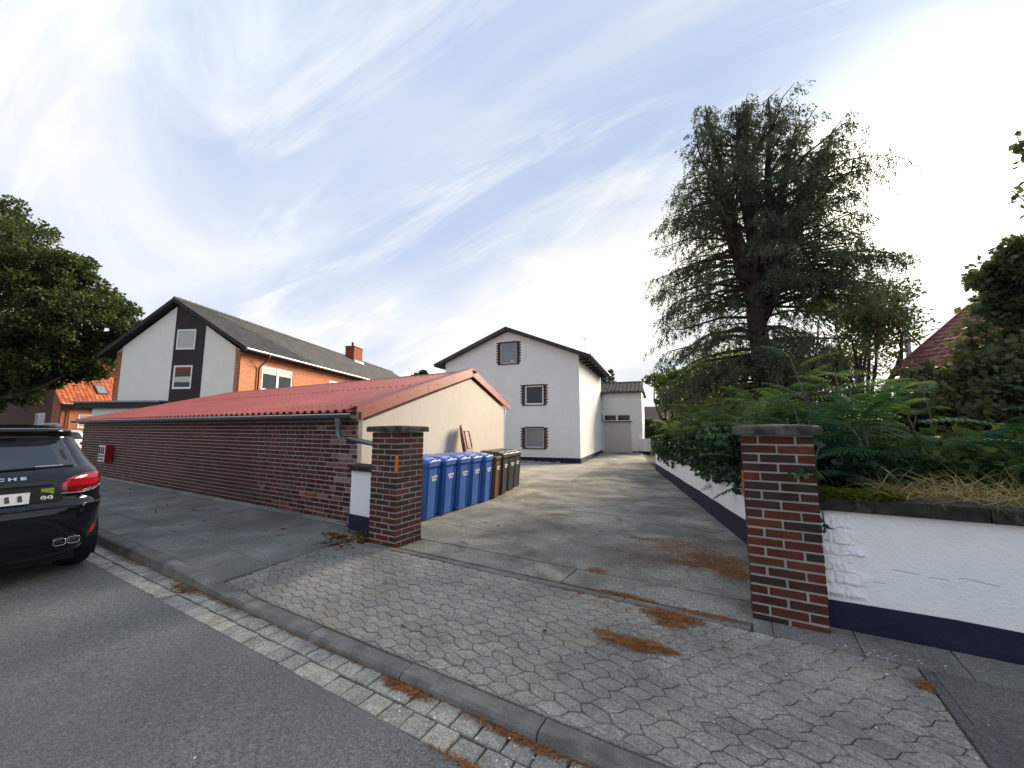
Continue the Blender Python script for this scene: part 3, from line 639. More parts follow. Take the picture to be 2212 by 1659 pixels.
# corrugated sheets
def corr(name, ya, za, yb, zb_, x0, x1l, verge, per=.207, h=.040, th=.006):
    """sheet between eave (ya,za) and ridge (yb,zb_) from x0 leftwards; verge(y)->x of right edge"""
    mb = MB(); prof = [(0,0),(.18,0),(.28,1),(.62,1),(.72,0)]; xs_ = []
    n = int((x0-x1l)/per)
    for k in range(n+1):
        for u, w in prof: xs_.append((x0-(k+u)*per, w*h))
    s = -(yb-ya)/abs(yb-ya)
    def zy(y): return lerp(za, zb_, (y-ya)/(yb-ya))
    top = []; bot = []
    ysn = [ya, yb]
    for x, hh in xs_:
        # clip against right verge line
        y0c = ya; y1c = yb
        v0, v1 = verge(ya), verge(yb)
        if x > v0 and x > v1: continue
        if x > v1: t = (x-v0)/(v1-v0); y1c = lerp(ya, yb, t)
        if x > v0: t = (x-v0)/(v1-v0); y0c = lerp(ya, yb, t)
        ym = (y0c+y1c)/2
        top.append(((x,y0c,zy(y0c)+hh),(x,ym,zy(ym)+hh),(x,y1c,zy(y1c)+hh))); bot.append(((x,y0c,zy(y0c)+hh-th),(x,y1c,zy(y1c)+hh-th)))
    for a, b in zip(top, top[1:]):
        mb.quad(a[0],b[0],b[1],a[1]); mb.quad(a[1],b[1],b[2],a[2])
    for (a, b), (c, d_) in zip(zip(bot, bot[1:]), zip(top, top[1:])):
        mb.quad(a[1],b[1],b[0],a[0]); mb.quad(c[0],a[0],b[0],d_[0])
    return mb.build(name, 'roof_red', SH)
RY, RZ = 8.31, 3.13
vg = lambda y: -5.20-.2074*(y-4.1)
sheets = [(-5.02,-9.0),(-8.95,-12.4),(-12.38,-15.8),(-15.78,-19.25)]
PER = .207; zfr = lambda y: lerp(1.90, RZ, (y-3.93)/(RY-3.93))
for k in range(8):
    xa = -5.02-k*9*PER; xb_ = xa-9*PER if k < 7 else -19.25
    corr('roof_sheet', 3.93, 1.90, 6.30, zfr(6.30), xa, xb_+PER*.5, vg)
    corr('roof_sheet', 6.16, zfr(6.16)+.009, RY, RZ+.009, xa-.002, xb_+PER*.5, vg)
corr('roof_sheet', 11.05, 2.36, RY, RZ, -5.6, -19.25, vg)
for xs0 in range(0, 66):                                        # fixing screws with caps along two lines
    x = -5.3-xs0*PER-.093
    for y in (4.25, 6.22, 7.9):
        if x < vg(y)-.05 and x > -19.2 and xs0 < 40: z = zfr(y)+.044+(.009 if y > 6.2 else 0); MB().tube([(x,y,z-.006),(x,y,z+.006)], .014, 6).build('screw_cap', 'trim_red', SH)
rc = MB(); rc.grid([[(x, RY+dy, RZ+dz) for x in (-5.98,-19.3)] for dy, dz in ((-.16,-.012),(-.07,.045),(.07,.045),(.16,-.012))]); rc.build('ridge_cap', 'trim_red', SH)
def verge_board(t0, z0, t1, z1, hgt):
    mb = MB(); mb.prism([gp(t0,z0-hgt,.035),gp(t1,z1-hgt,.035),gp(t1,z1,.035),gp(t0,z0,.035)], tuple(GN*.03)); o = mb.build('verge_trim', 'trim_red', SH)
    MB().prism([gp(t0,z0+.004,.07),gp(t1,z1+.004,.07),gp(t1,z1+.004,-.09),gp(t0,z0+.004,-.09)], (0,0,.012)).build('verge_flashing', 'trim_red', SH)
    n = max(2, int(abs(t1-t0)/.62))
    for i in range(n):
        s = (i+.5)/n; c = Vector(gp(lerp(t0,t1,s), lerp(z0,z1,s)-hgt*(.32 if i % 2 else .45), .066)); b = MB(); b.tube([c, c+GN*.008], .011, 6); b.build('bolt', 'trim_red', o)
for a, b in (((-.10,1.975),(2.02,2.595)),((2.03,2.597),(4.29,3.225))): verge_board(*a, *b, .215)
verge_board(4.31, 3.225, 7.42, 2.44, .20)
# eaves fascia, gutter, hopper and pipe
MB().box(-19.2,-5.12,3.985,4.10,1.775,1.90).build('fascia', 'fascia_black', SH)
g = MB(); ga = [math.pi+math.pi*k/8 for k in range(9)]; Rg = .066
prof = [(3.91+Rg*math.cos(a), 1.845+Rg*math.sin(a)) for a in ga]; prof = [(prof[0][0]-.010, 1.856)]+[(prof[0][0], 1.858)]+prof
inner = [(3.91+(Rg-.004)*math.cos(a), 1.847+(Rg-.004)*math.sin(a)) for a in reversed(ga)]
sect = prof+inner
g.grid([[(x, y, z+ (x+5)*-.0022) for y, z in sect] for x in (-5.06,-8,-12,-16,-19.5)])
g.quad(*[(-5.06, y, z) for y, z in prof[2:]]); gutt = g.build('roof_gutter', 'zinc_dark', SH)
MB().tube([(-5.06,3.835,1.86),(-19.5,3.835,1.892)], .009, 6).build('gutter_bead', 'zinc_light', gutt)
hp = MB(); hp.lathe([(.062,1.80),(.055,1.74),(.040,1.68),(.036,1.56)], lambda a,b,h: (-5.42+a, 3.915+b, h), 10); hp.build('hopper', 'zinc', SH, smooth=True)
dp_ = MB(); dp_.tube([(-5.42,3.915,1.60),(-5.42,3.92,1.54),(-5.37,3.93,1.50),(-5.2,3.965,1.475),(-4.86,4.06,1.42),(-4.55,4.16,1.36),(-4.40,4.30,1.30)], .038, 10); dp_.build('downpipe', 'zinc', SH, smooth=True)
dp2 = MB(); q = Vector(gp(7.0,2.26,-.02)); dp2.tube([q+G*.1, q+G*.1+Vector((0,0,-.12)), q+G*.02+Vector((0,0,-.22)), q+G*.01+Vector((0,0,-2.3))], .035, 8); dp2.build('rear_downpipe', 'pvc_white', SH, smooth=True)
# broken mortar lip at the foot of the wall
lip = MB(); rd = random.Random(8); x = -19.1; rows = [[],[],[]]
while x < -5.2:
    w = .04+rd.uniform(0,.035); rows[0].append((x,4.118-w,pside(x,4.0)+.004)); rows[1].append((x,4.112-w*.5,pside(x,4.0)+.026+rd.uniform(-.012,.014))); rows[2].append((x,4.116,pside(x,4.0)+.05+rd.uniform(-.02,.02))); x += .16
lip.grid(rows); lip.build('mortar_lip', 'slab', SH)
# small red vending box on the wall
VB = thing('vending_box', 'small red vending box with white slotted front on the brick wall', 'vending machine', (-16.3, 3.93, .65))
MB().box(-16.60,-16.02,3.93,4.10,.65,1.14).build('case', 'box_red', VB, bevel=.01)
MB().box(-16.585,-16.035,3.922,3.93,.665,1.125).build('front_panel', 'pvc_white', VB)
for k in range(3):
    x0 = -16.555+k*.175
    MB().box(x0, x0+.125, 3.916, 3.923, .88, 1.09).build('window_slot', 'glass_dark', VB); MB().box(x0, x0+.125, 3.916, 3.923, .79, .855).build('button_row', 'car_trim', VB); MB().box(x0, x0+.125, 3.916, 3.923, .69, .765).build('dispensing_flap', 'glass_dark', VB)
# ---------------------------------------------------------------- building helpers (house frame: x right, y back, z up; root carries the rotation)
class HF:
    def __init__(s, root): s.root = root; s.m = root.matrix_basis.copy(); s.rz = root.rotation_euler.z
    def __call__(s, x, y, z): return tuple(s.m @ Vector((x, y, z)))
def facade(mb, fr, x0, x1, z0, ztop, xb, holes, reveal=.12):
    """sheet of wall with openings; fr(x, depth, z)"""
    X = sorted(set([x0, x1]+[v for v in xb if x0 < v < x1]+[h[0] for h in holes]+[h[1] for h in holes])); Z = sorted(set([z0]+[h[2] for h in holes]+[h[3] for h in holes]))
    for a, b in zip(X, X[1:]):
        for k, za in enumerate(Z):
            zb_ = Z[k+1] if k+1 < len(Z) else None; cx = (a+b)/2
            if zb_ is not None and any(h[0] < cx < h[1] and h[2] < (za+zb_)/2 < h[3] for h in holes): continue
            ta, tb = ztop(a+1e-6), ztop(b-1e-6); q = [(a,za),(b,za),(b,tb if zb_ is None else zb_),(a,ta if zb_ is None else zb_)]
            if zb_ is not None and (zb_ > ta or zb_ > tb):
                out = []
                for i in range(4):
                    (x1_,z1_), (x2_,z2_) = q[i], q[(i+1) % 4]; d1 = lerp(ta,tb,(x1_-a)/(b-a))-z1_; d2 = lerp(ta,tb,(x2_-a)/(b-a))-z2_
                    if d1 >= 0: out.append((x1_,z1_))
                    if (d1 >= 0) != (d2 >= 0): t = d1/(d1-d2); out.append((lerp(x1_,x2_,t), lerp(z1_,z2_,t)))
                q = out
            elif zb_ is None and za >= max(ta, tb): continue
            elif zb_ is None:
                out = []
                if ta <= za: t = (za-ta)/(tb-ta); q = [(lerp(a,b,t),za),(b,za),(b,tb)]
                elif tb <= za: t = (za-ta)/(tb-ta); q = [(a,za),(lerp(a,b,t),za),(a,ta)]
            if len(q) >= 3: mb.quad(*[fr(x_,0,z_) for x_, z_ in q])
    for h in holes:
        p = [(h[0],h[2]),(h[1],h[2]),(h[1],h[3]),(h[0],h[3])]
        for i in range(4): a, b = p[i], p[(i+1) % 4]; mb.quad(fr(a[0],0,a[1]), fr(a[0],reveal,a[1]), fr(b[0],reveal,b[1]), fr(b[0],0,b[1]))
    return mb
def window(parent, fr, x0, x1, z0, z1, rec=.09, fmat='pvc_white', gmat='glass_sky', mull=(), fw=.06, sill=True, blind=None, name='window'):
    mb = MB(); d0, d1 = rec-.03, rec+.05
    for a in ((x0,x0+fw,z0,z1),(x1-fw,x1,z0,z1),(x0+fw,x1-fw,z0,z0+fw),(x0+fw,x1-fw,z1-fw,z1)): mb.box(a[0],a[1],d0,d1,a[2],a[3],fr)
    for m in mull: mb.box(m-fw*.75,m+fw*.75,d0-.004,d1,z0+fw,z1-fw,fr)
    w = mb.build(name, fmat, parent)
    cuts = [x0+fw]+[v for m in mull for v in (m-fw*.75, m+fw*.75)]+[x1-fw]
    for a, b in zip(cuts[::2], cuts[1::2]):
        MB().box(a, b, rec+.005, rec+.02, z0+fw, z1-fw, fr).build('pane', gmat, w)
        if blind: MB().box(a+.01, b-.01, rec-.004, rec+.002, z1-fw-blind*(z1-z0), z1-fw, fr).build('blind', 'blind', w)
    if sill: MB().box(x0-.05, x1+.05, -.05, rec, z0-.035, z0-.003, fr).build('sill', 'pvc_white' if fmat == 'pvc_white' else 'fascia_black', w)
    return w
def pantile(w, h, amp=.028, th=.022):
    mb = MB(); pr = [(0,.35),(.18,1),(.42,.55),(.68,0),(.88,.1),(1.02,.4)]
    a = [(u*w, -.015, v*amp+th) for u, v in pr]; b = [(u*w, h*1.06, v*amp) for u, v in pr]; c = [(u*w, -.015, v*amp) for u, v in pr]
    mb.grid([c, a, b]); return mb
def tile_roof(parent, mat, O, u, v, nx, ny, w, h, n_ind=300, skip=None, name='roof_tile'):
    """O eave corner, u unit along the eave, v unit up the slope (world)"""
    O, u, v = Vector(O), Vector(u).normalized(), Vector(v).normalized(); n = u.cross(v); me = pantile(w, h).mesh(name); m3 = Matrix((u, v, n)).transposed().to_4x4(); mb = pantile(w, h)
    V0 = np.array(mb.v); F0 = np.array(mb.f); cells = []
    for r in range(ny):
        for c in range(nx):
            p = O+u*(c*w)+v*(r*h)
            if skip and skip(c*w, r*h): continue
            cells.append((not in_view(p, .0), (p-CAMP).length, p))
    cells.sort(key=lambda t: (t[0], t[1])); A = np.array(m3.to_3x3()); VV = []; FF = []
    for i, (_, d, p) in enumerate(cells):
        j = n*random.uniform(-.004, .004)
        if i < n_ind:
            o = link(name, me, mat, parent, True); o.matrix_basis = Matrix.Translation(p+j) @ m3
        else: FF.append(F0+len(VV)*len(V0)); VV.append(V0 @ A.T+np.array(p+j))
    if VV: tag(np_mesh(name, np.concatenate(VV), np.concatenate(FF), mat, parent), kind='stuff')
def slabroof(parent, name, mat, P, th):
    """P four corners (eave a, eave b, ridge b, ridge a); thickness downwards along the normal"""
    P = [Vector(p) for p in P]; n = (P[1]-P[0]).cross(P[3]-P[0]).normalized(); n = -n if n.z > 0 else n
    return MB().prism([tuple(p) for p in P], tuple(n*th)).build(name, mat, parent)
# ---------------------------------------------------------------- white house at the end of the drive
WH = thing('white_house', 'white rendered three storey gabled house with brick toothed windows at the drive end', 'house', (-7.82, 21.46, -.40), R(9.3)); F = HF(WH)
zt = lambda x: pl(x, ((-9.03,6.46),(-4.54,8.17),(0,6.43)))
wins = [(-5.03,-3.90,6.09,7.45,'glass_sky'),(-3.39,-2.19,3.46,4.64,'glass_dark'),(-3.39,-2.19,.84,2.06,'glass_sky')]
mb = MB(); facade(mb, F, -9.03, 0, .0, zt, [-4.54], [w[:4] for w in wins], .14)
wall = mb.build('front_wall', 'render_house', WH)
mb = MB(); mb.quad(F(0,0,0),F(0,9.25,0),F(0,9.25,6.43),F(0,0,6.43)); mb.quad(F(-9.03,0,0),F(-9.03,9.25,0),F(-9.03,9.25,6.46),F(-9.03,0,6.46)); mb.quad(F(0,9.25,0),F(-9.03,9.25,0),F(-9.03,9.25,6.46),F(-4.54,9.25,8.17),F(0,9.25,6.43)); mb.build('side_wall', 'render_house', WH)
MB().box(-9.05,.02,-.025,9.27,-.4,.30,F).build('plinth', 'plinth_navy', WH)
for x0, x1, z0, z1, gm in wins:
    w = window(WH, F, x0, x1, z0, z1, .10, 'pvc_grey' if gm == 'glass_sky' else 'pvc_white', gm, fw=.09, sill=False)
    sur = MB().box(x0-.02, x1+.02, -.035, .06, z1, z1+.055, F).box(x0-.16, x1+.16, -.055, .06, z0-.06, z0-.005, F).build('window_surround', 'brick_quoin', WH)
    nb = int((z1-z0)/.088)
    for s in (-1, 1):
        for k in range(nb+1):
            L = .27 if k % 2 else .18; z = z0+k*.088
            if s < 0: a, b = x0-L, x0-.0
            else: a, b = x1, x1+L
            MB().box(a, b, -.022, .05, z, z+.078, F).build('brick', 'brick_quoin', sur)
MB().box(-4.35,-4.27,.06,.075,6.22,6.30,F).box(-4.22,-4.12,.06,.075,6.22,6.28,F).build('window_ornament', 'pvc_white', WH)
# roof with wide dark eaves
oL, oR, fO, bO = -9.75, .68, -.38, 9.6
zR = lambda x: pl(x, ((-9.75,6.30),(-4.54,8.42),(.68,6.30)))
slabroof(WH, 'roof', 'tile_dark', [F(oR,fO,zR(oR)),F(oR,bO,zR(oR)),F(-4.54,bO,8.42),F(-4.54,fO,8.42)], .20)
slabroof(WH, 'roof', 'tile_dark', [F(oL,bO,zR(oL)),F(oL,fO,zR(oL)),F(-4.54,fO,8.42),F(-4.54,bO,8.42)], .20)
MB().tube([F(oR+.07,fO+.02,6.26),F(oR+.07,bO,6.26)], .065, 8).build('roof_gutter', 'zinc', WH)
for s in range(8): y = s*1.2; MB().box(.01,.62,y,y+.09,6.02,6.14,F).build('rafter_end', 'soffit', WH)
MB().box(-8.9,-.1,-.4,.0-.26,8.2,8.2001,F) if False else None
ant = MB(); ant.tube([F(-1.0,8,7.5),F(-1.0,8,9.4)], .02, 6); ant.tube([F(-1.4,8,9.2),F(-.6,8,9.2)], .012, 5); ant.build('antenna', 'zinc', WH)
# loose stones in front of the house
ST = MB(); rd = random.Random(5)
for i in range(150):
    x = -5.6+rd.random()*4.4; y = -.75+rd.random()*.6; s = rd.uniform(.05,.14); c = Vector(F(x,y,0)); c.z = gz(c.y)+s*.15
    b = bmesh.new(); bmesh.ops.create_icosphere(b, subdivisions=1, radius=s)
    for v in b.verts: v.co *= rd.uniform(.7,1.2); v.co.z *= .6
    i0 = len(ST.v); ST.v += [tuple(v.co+c) for v in b.verts]; ST.f += [tuple(v.index+i0 for v in f.verts) for f in b.faces]; b.free()
o = ST.build('rubble_stones', 'rock'); tag(o, 'bed of pale rubble stones along the white house foot', 'stones', kind='stuff')
# ---------------------------------------------------------------- white garage building behind
c0 = Vector((-7.82,21.46,0))+Vector((-math.sin(R(9.3)),math.cos(R(9.3)),0))*9.32
GB = thing('garage_building', 'tall white outbuilding with broad garage door and dark tiled roof', 'garage', (c0.x, c0.y, -.27), R(9.3)); F = HF(GB)
# facade x from house corner to the right
XD0, XD1, XW = .14, 2.26, 3.10
holes = [(XD0,XD1,-.05,2.36),(.18,1.16,2.46,2.96),(1.22,2.22,2.46,2.96)]
mb = MB(); facade(mb, F, -1.0, XW, -.3, lambda x: 4.80, [], holes, .16); mb.quad(F(XW,0,-.3),F(XW,6,-.3),F(XW,6,4.8),F(XW,0,4.8)); mb.quad(F(-1,0,-.3),F(-1,6,-.3),F(-1,6,4.8),F(-1,0,4.8)); mb.build('front_wall', 'render_house', GB)
MB().box(XD1+.01,XW+.02,-.02,.02,-.3,.10,F).build('plinth', 'plinth_navy', GB)
gd = MB().box(XD0,XD1,.10,.15,-.05,2.36,F).build('garage_door', 'door_white', GB)
for k in range(17): MB().box(XD0+.02+k*.124,XD0+.132+k*.124,.088,.10,1.63,2.34,F).build('plank', 'door_white', gd)
for k in range(11): MB().box(XD0+.80+k*.117,XD0+.907+k*.117,.088,.10,.0,1.60,F).build('plank', 'door_white', gd)
wk = MB().box(XD0+.03,XD0+.74,.075,.10,.0,1.60,F).build('wicket_door', 'door_white', GB); MB().box(XD0+.64,XD0+.70,.045,.075,.78,.83,F).build('handle', 'zinc', wk)
MB().box(XD0+1.05,XD0+1.11,.06,.088,.52,.56,F).build('handle', 'zinc', gd)
MB().box(XD0-.02,XD1+.06,-.05,.10,2.38,2.45,F).build('lintel', 'fascia_black', GB)
for a, b in ((.18,1.16),(1.22,2.22)): window(GB, F, a, b, 2.46, 2.96, .06, 'pvc_white', 'glass_dark', fw=.05, sill=False)
# roof sloping to the viewer
RH, RD = 5.75, 2.6
slabroof(GB, 'roof', 'fascia_black', [F(-1,-.28,4.74),F(XW+.22,-.28,4.74),F(XW-.02,RD,RH),F(-1,RD,RH)], .08)
slabroof(GB, 'roof', 'fascia_black', [F(-1,6.0,4.74),F(XW+.22,6.0,4.74),F(XW-.02,RD,RH),F(-1,RD,RH)], .08)
vv = Vector(F(0,RD,RH))-Vector(F(0,-.28,4.74)); uu = Vector(F(1,0,0))-Vector(F(0,0,0))
tile_roof(GB, 'tile_brown', F(-1,-.30,4.78), uu, vv, 14, 9, .30, vv.length/9, skip=lambda a, b: a > 4.02-b*.03)
MB().tube([F(-1,RD,RH+.05),F(XW-.02,RD,RH+.05)], .09, 6).build('ridge', 'tile_brown', GB)
MB().tube([F(-1,-.36,4.70),F(XW+.2,-.36,4.70)], .055, 8).build('roof_gutter', 'zinc_dark', GB)
for k in range(5): MB().box(.35+k*.55,.43+k*.55,-.26,0,4.62,4.72,F).build('rafter_end', 'soffit', GB)
lp = MB(); lp.lathe([(.0,2.15+2.5),(.10,2.10+2.5),(.11,2.06+2.5)], lambda a,b,h: F(.10+a,-.16+b,h)); lp.lathe([(.07,4.55),(.07,4.38),(.0,4.37)], lambda a,b,h: F(.10+a,-.16+b,h)); lp.box(.08,.12,-.08,.0,4.42,4.46,F); lp.build('wall_lamp', 'zinc_light', GB)
q = MB()
for k in range(7): q.box(-.02, .10 if k % 2 else .05, -.02, .06, 2.36+k*.095, 2.44+k*.095, F)
q.build('brick_quoin', 'brick_quoin', GB)
# curved white screen wall
CWt = thing('curved_wall', 'low curved white wall beside the garage door building', 'wall', F(2.7,-.2,-.0)); mb = MB(); mbp = MB(); arc = [(2.75,-.02),(2.95,-.18),(3.12,-.34),(3.32,-.44),(3.54,-.44),(3.66,-.36)]
for (a, b), (c, d) in zip(arc, arc[1:]): mb.box(0,1,0,1,.14,1.08, lambda x,y,z: F(lerp(a,c,x), lerp(b,d,x)+y*.16, z)); mbp.box(0,1,0,1,-.3,.14, lambda x,y,z: F(lerp(a,c,x), lerp(b,d,x)+.012+y*.14, z))
mb.build('screen', 'render_house', CWt); mbp.build('plinth', 'plinth_navy', CWt)
# wooden fence at the end of the drive
FE = thing('board_fence', 'weathered brown board fence closing the yard behind the drive', 'fence', F(3.7,.4,-.1))
for k in range(24): MB().box(3.72+k*.125,3.83+k*.125,.42,.445,-.2,1.0+random.uniform(-.02,.02),F).build('plank', 'fence_wood', FE)
MB().box(3.7,6.7,.445,.49,.75,.83,F).build('rail', 'fence_wood', FE)
# ---------------------------------------------------------------- brick house with dark gable strip (left of centre)
OH = thing('orange_brick_house', 'orange brick house with white gable panels and black timber strip under dark tiles', 'house', (-27.14, 12.05, -.1), R(23.5)); F = HF(OH)
# local x = -t, z absolute + .1
zo = .1; CR, CL = .34, -8.62
zt = lambda x: pl(x, ((-8.62,6.72),(-4.35,9.72),(.34,6.62)))
gw_ = [(-4.28,-2.89,6.66+zo,8.0+zo),(-4.28,-2.91,4.11+zo,5.64+zo)]
mb = MB(); facade(mb, F, CL, CR, 0, zt, [-4.35], gw_, .16); gwall = mb.build('gable_wall', 'mortar_orange', OH)
sw = [(1.85,4.95,4.18+zo,5.86+zo),(9.7,11.3,4.3+zo,5.82+zo)]
SF = lambda x, y, z: F(CR-y, x, z)
SFi = lambda x, y, z: F(CR-y, x, z)
mb = MB(); facade(mb, SFi, 0, 33, 0, lambda x: 6.75, [], sw, .14); mb.quad(F(CL,0,0),F(CL,33,0),F(CL,33,6.7),F(CL,0,6.7)); mb.quad(F(CL,33,0),F(CR,33,0),F(CR,33,6.7),F(CL,33,6.7)); swall = mb.build('side_wall', 'mortar_orange', OH)
brick_face(swall, 'brick_orange_lit', SFi, 22, 3.2, 42, holes=sw, sl=.24, bh=.068, j=.015, D=.006, n_ind=300, bond='stretcher', rz=F.rz+R(90), seed=12)
brick_face(gwall, 'brick_red', lambda x, y, z: F(.0+x, y, z), .34, 3.2, 44, ztop=lambda x: zt(x)-.02, sl=.24, bh=.068, j=.015, D=.006, n_ind=120, bond='stretcher', rz=F.rz, seed=13)  # gable brick toned darker than the side wall, its shade is in the colour
brick_face(gwall, 'brick_red', lambda x, y, z: F(CL+x, y, z), .47, .3, 78, ztop=lambda x: zt(CL+x)-.02, sl=.24, bh=.068, j=.015, D=.006, n_ind=120, bond='stretcher', rz=F.rz, seed=14)
def gpanel(name, mat, x0, x1, z0, out, hol=()):
    mb = MB(); f2 = lambda x, y, z: F(x, y-out, z); facade(mb, f2, x0, x1, z0, lambda x: zt(x)-.005, [-4.35], hol, out+.1)
    for x in (x0, x1): mb.quad(f2(x,0,z0), f2(x,out,z0), f2(x,out,zt(x)), f2(x,0,zt(x)))
    mb.quad(f2(x0,0,z0), f2(x1,0,z0), f2(x1,out,z0), f2(x0,out,z0)); return mb.build(name, mat, OH)
gpanel('white_panel', 'panel_white', -8.15, -4.42, 3.42, .05); gpanel('white_panel', 'panel_white', -2.23, .0, 3.42, .05); gpanel('timber_strip', 'timber_black', -4.415, -2.235, 2.9, .08, gw_)
window(OH, lambda x,y,z: F(x,y-.07,z), *gw_[0], .05, 'pvc_white', 'glass_blind', fw=.11, sill=False)
w = window(OH, lambda x,y,z: F(x,y-.07,z), *gw_[1], .05, 'pvc_white', 'glass_dark', fw=.12, sill=False)
MB().box(-4.15,-3.04,-.035,-.03,4.55+zo,4.9+zo,F).build('curtain', 'blind', w); MB().box(-4.15,-3.04,-.035,-.03,5.2+zo,5.5+zo,F).build('curtain', 'brick_red', w)
window(OH, SFi, *sw[0], .07, 'pvc_white', 'glass_dark', mull=((sw[0][0]+sw[0][1])/2,), fw=.14, sill=False, blind=.22)
window(OH, SFi, *sw[1], .07, 'pvc_white', 'glass_blind', fw=.14, sill=False)
# roof
eR, eL, yF, yB = 1.02, -9.50, -.42, 33.5; zA = 10.08; zE = 6.70
rx = -4.35; zRr = lambda x: lerp(zA, zE, (x-rx)/(eR-rx)) if x > rx else lerp(zA, 6.48, (rx-x)/(rx-eL))
slabroof(OH, 'roof_deck', 'soffit', [F(eR,yF,zE-.05),F(eR,yB,zE-.05),F(rx,yB,zA-.05),F(rx,yF,zA-.05)], .10)
slabroof(OH, 'roof_deck', 'soffit', [F(eL,yB,6.43),F(eL,yF,6.43),F(rx,yF,zA-.05),F(rx,yB,zA-.05)], .10)
vv = Vector(F(rx,0,zA))-Vector(F(eR,0,zE)); uu = Vector(F(0,1,0))-Vector(F(0,0,0)); nr = 17
tile_roof(OH, 'tile_dark', F(eR+.03,yF+.02,zE-.02), uu, vv, 112, nr, .30, vv.length/nr)
rm = MB()
for k in range(84): rm.tube([F(rx,yF+k*.4,zA+.03),F(rx,yF+k*.4+.39,zA+.05)], [.10,.12], 6)
rm.build('ridge_tiles', 'tile_dark', OH)
for xa, za, xb_, zb_ in ((eR+.02,zE,rx,zA),(eL-.02,6.48,rx,zA)):
    bd = MB().prism([F(xa,yF-.03,za-.22),F(xb_,yF-.03,zb_-.22),F(xb_,yF-.03,zb_+.06),F(xa,yF-.03,za+.06)], Vector(F(0,.05,0))-Vector(F(0,0,0))).build('verge_board', 'fascia_black', OH)
MB().quad(F(CR,yF,zE-.16),F(eR,yF,zE-.16),F(eR,yB,zE-.16),F(CR,yB,zE-.16)).build('soffit', 'soffit', OH)
MB().tube([F(eR+.07,yF,zE-.05),F(eR+.07,yB,zE-.05)], .075, 8).build('roof_gutter', 'zinc_light', OH)
MB().tube([F(eR+.06,1.55,zE-.1),F(eR+.02,1.55,zE-.32),F(CR+.10,1.45,zE-.95),F(CR+.09,1.45,2.0)], .055, 8).build('downpipe', 'copper_pipe', OH, smooth=True)
ch = MB().box(rx-.35,rx+.75,20.6,22.6,9.2,11.35,F).build('chimney', 'brick_red', OH); MB().box(rx-.42,rx+.82,20.53,22.67,11.35,11.43,F).build('chimney_cap', 'brick_red', ch); MB().tube([F(rx+.2,21.2,11.4),F(rx+.2,21.2,12.0)], .14, 8).build('chimney_pot', 'brick_red', ch)
MB().box(rx-.42,rx+.95,20.5,22.7,9.35,9.72,F).build('chimney_flashing', 'zinc_light', ch)
# ground floor wing with flat dark roof in front
fl = MB().box(-9.6,-3.6,-1.3,-.1,2.95,3.38,F).build('flat_roof', 'fascia_black', OH); MB().box(-9.65,-3.55,-1.36,-.1,3.30,3.40,F).build('roof_edge', 'zinc', fl)
MB().box(-8.6,-3.9,-1.0,-.1,.0,2.95,F).build('wing_wall', 'panel_white', OH)
window(OH, lambda x,y,z: F(x,y-1.03,z), -7.0, -5.0, 1.1, 2.5, .0, 'pvc_white', 'glass_dark', fw=.1)
# ---------------------------------------------------------------- far left house with orange tiles
LH = thing('red_tiled_house', 'brick house with shade-dark gable and bright orange tiled roof behind the oak', 'house', (-49.94, 9.27, -.2), R(13)); F = HF(LH)
zo = .2; zt = lambda x: pl(x, ((-10,4.0),(-4.9,9.6),(0,3.95)))
gh = [(-3.68,-2.17,1.73+zo,2.93+zo),(-3.98,-2.95,4.14+zo,4.99+zo),(-6.12,-5.06,4.16+zo,4.99+zo)]
mb = MB(); facade(mb, F, -9.8, 0, 0, zt, [-4.9], gh, .14); a = mb.build('gable_wall', 'mortar_old', LH)
brick_face(a, 'brick_dark', lambda x,y,z: F(-9.8+x,y,z), 9.8, .05, 110, ztop=lambda x: zt(-9.8+x)-.03, holes=[(h[0]+9.8,h[1]+9.8,h[2],h[3]) for h in gh], sl=.24, bh=.068, j=.012, D=.006, n_ind=300, bond='stretcher', rz=F.rz, seed=21)  # gable brick coloured darker than the side wall to carry its shade
SFi2 = lambda x, y, z: F(-y, x, z); sh = [(1.14,2.95,1.65+zo,2.84+zo)]
mb = MB(); facade(mb, SFi2, 0, 12, 0, lambda x: 3.9, [], sh, .14); mb.quad(F(-9.8,0,0),F(-9.8,12,0),F(-9.8,12,4),F(-9.8,0,4)); b = mb.build('side_wall', 'mortar_orange', LH)
brick_face(b, 'brick_brown_lit', SFi2, 12, .05, 46, holes=sh, sl=.24, bh=.068, j=.012, D=.006, n_ind=300, bond='stretcher', rz=F.rz+R(90), seed=22)
for h in gh: window(LH, F, *h, .08, 'pvc_white', 'glass_sky', mull=((h[0]+h[1])/2,) if h[2] > 3 else (), fw=.10)
window(LH, SFi2, *sh[0], .05, 'pvc_white', 'glass_blind', mull=((sh[0][0]+sh[0][1])/2,), fw=.10)
eR = .62; zE = 3.72+zo; zA = 9.6+zo; rx = -4.9
slabroof(LH, 'roof_deck', 'soffit', [F(eR,-.3,zE-.05),F(eR,12.3,zE-.05),F(rx,12.3,zA-.05),F(rx,-.3,zA-.05)], .10)
slabroof(LH, 'roof_deck', 'tile_orange', [F(-10.4,12.3,zE-.05),F(-10.4,-.3,zE-.05),F(rx,-.3,zA-.05),F(rx,12.3,zA-.05)], .10)
vv = Vector(F(rx,0,zA))-Vector(F(eR,0,zE)); uu = Vector(F(0,1,0))-Vector(F(0,0,0))
tile_roof(LH, 'tile_orange', F(eR+.03,-.32,zE-.02), uu, vv, 42, 24, .30, vv.length/24)
MB().prism([F(eR,-.36,zE-.2),F(rx,-.36,zA-.2),F(rx,-.36,zA+.06),F(eR,-.36,zE+.06)], Vector(F(0,.06,0))-Vector(F(0,0,0))).build('verge_board', 'tile_orange', LH)
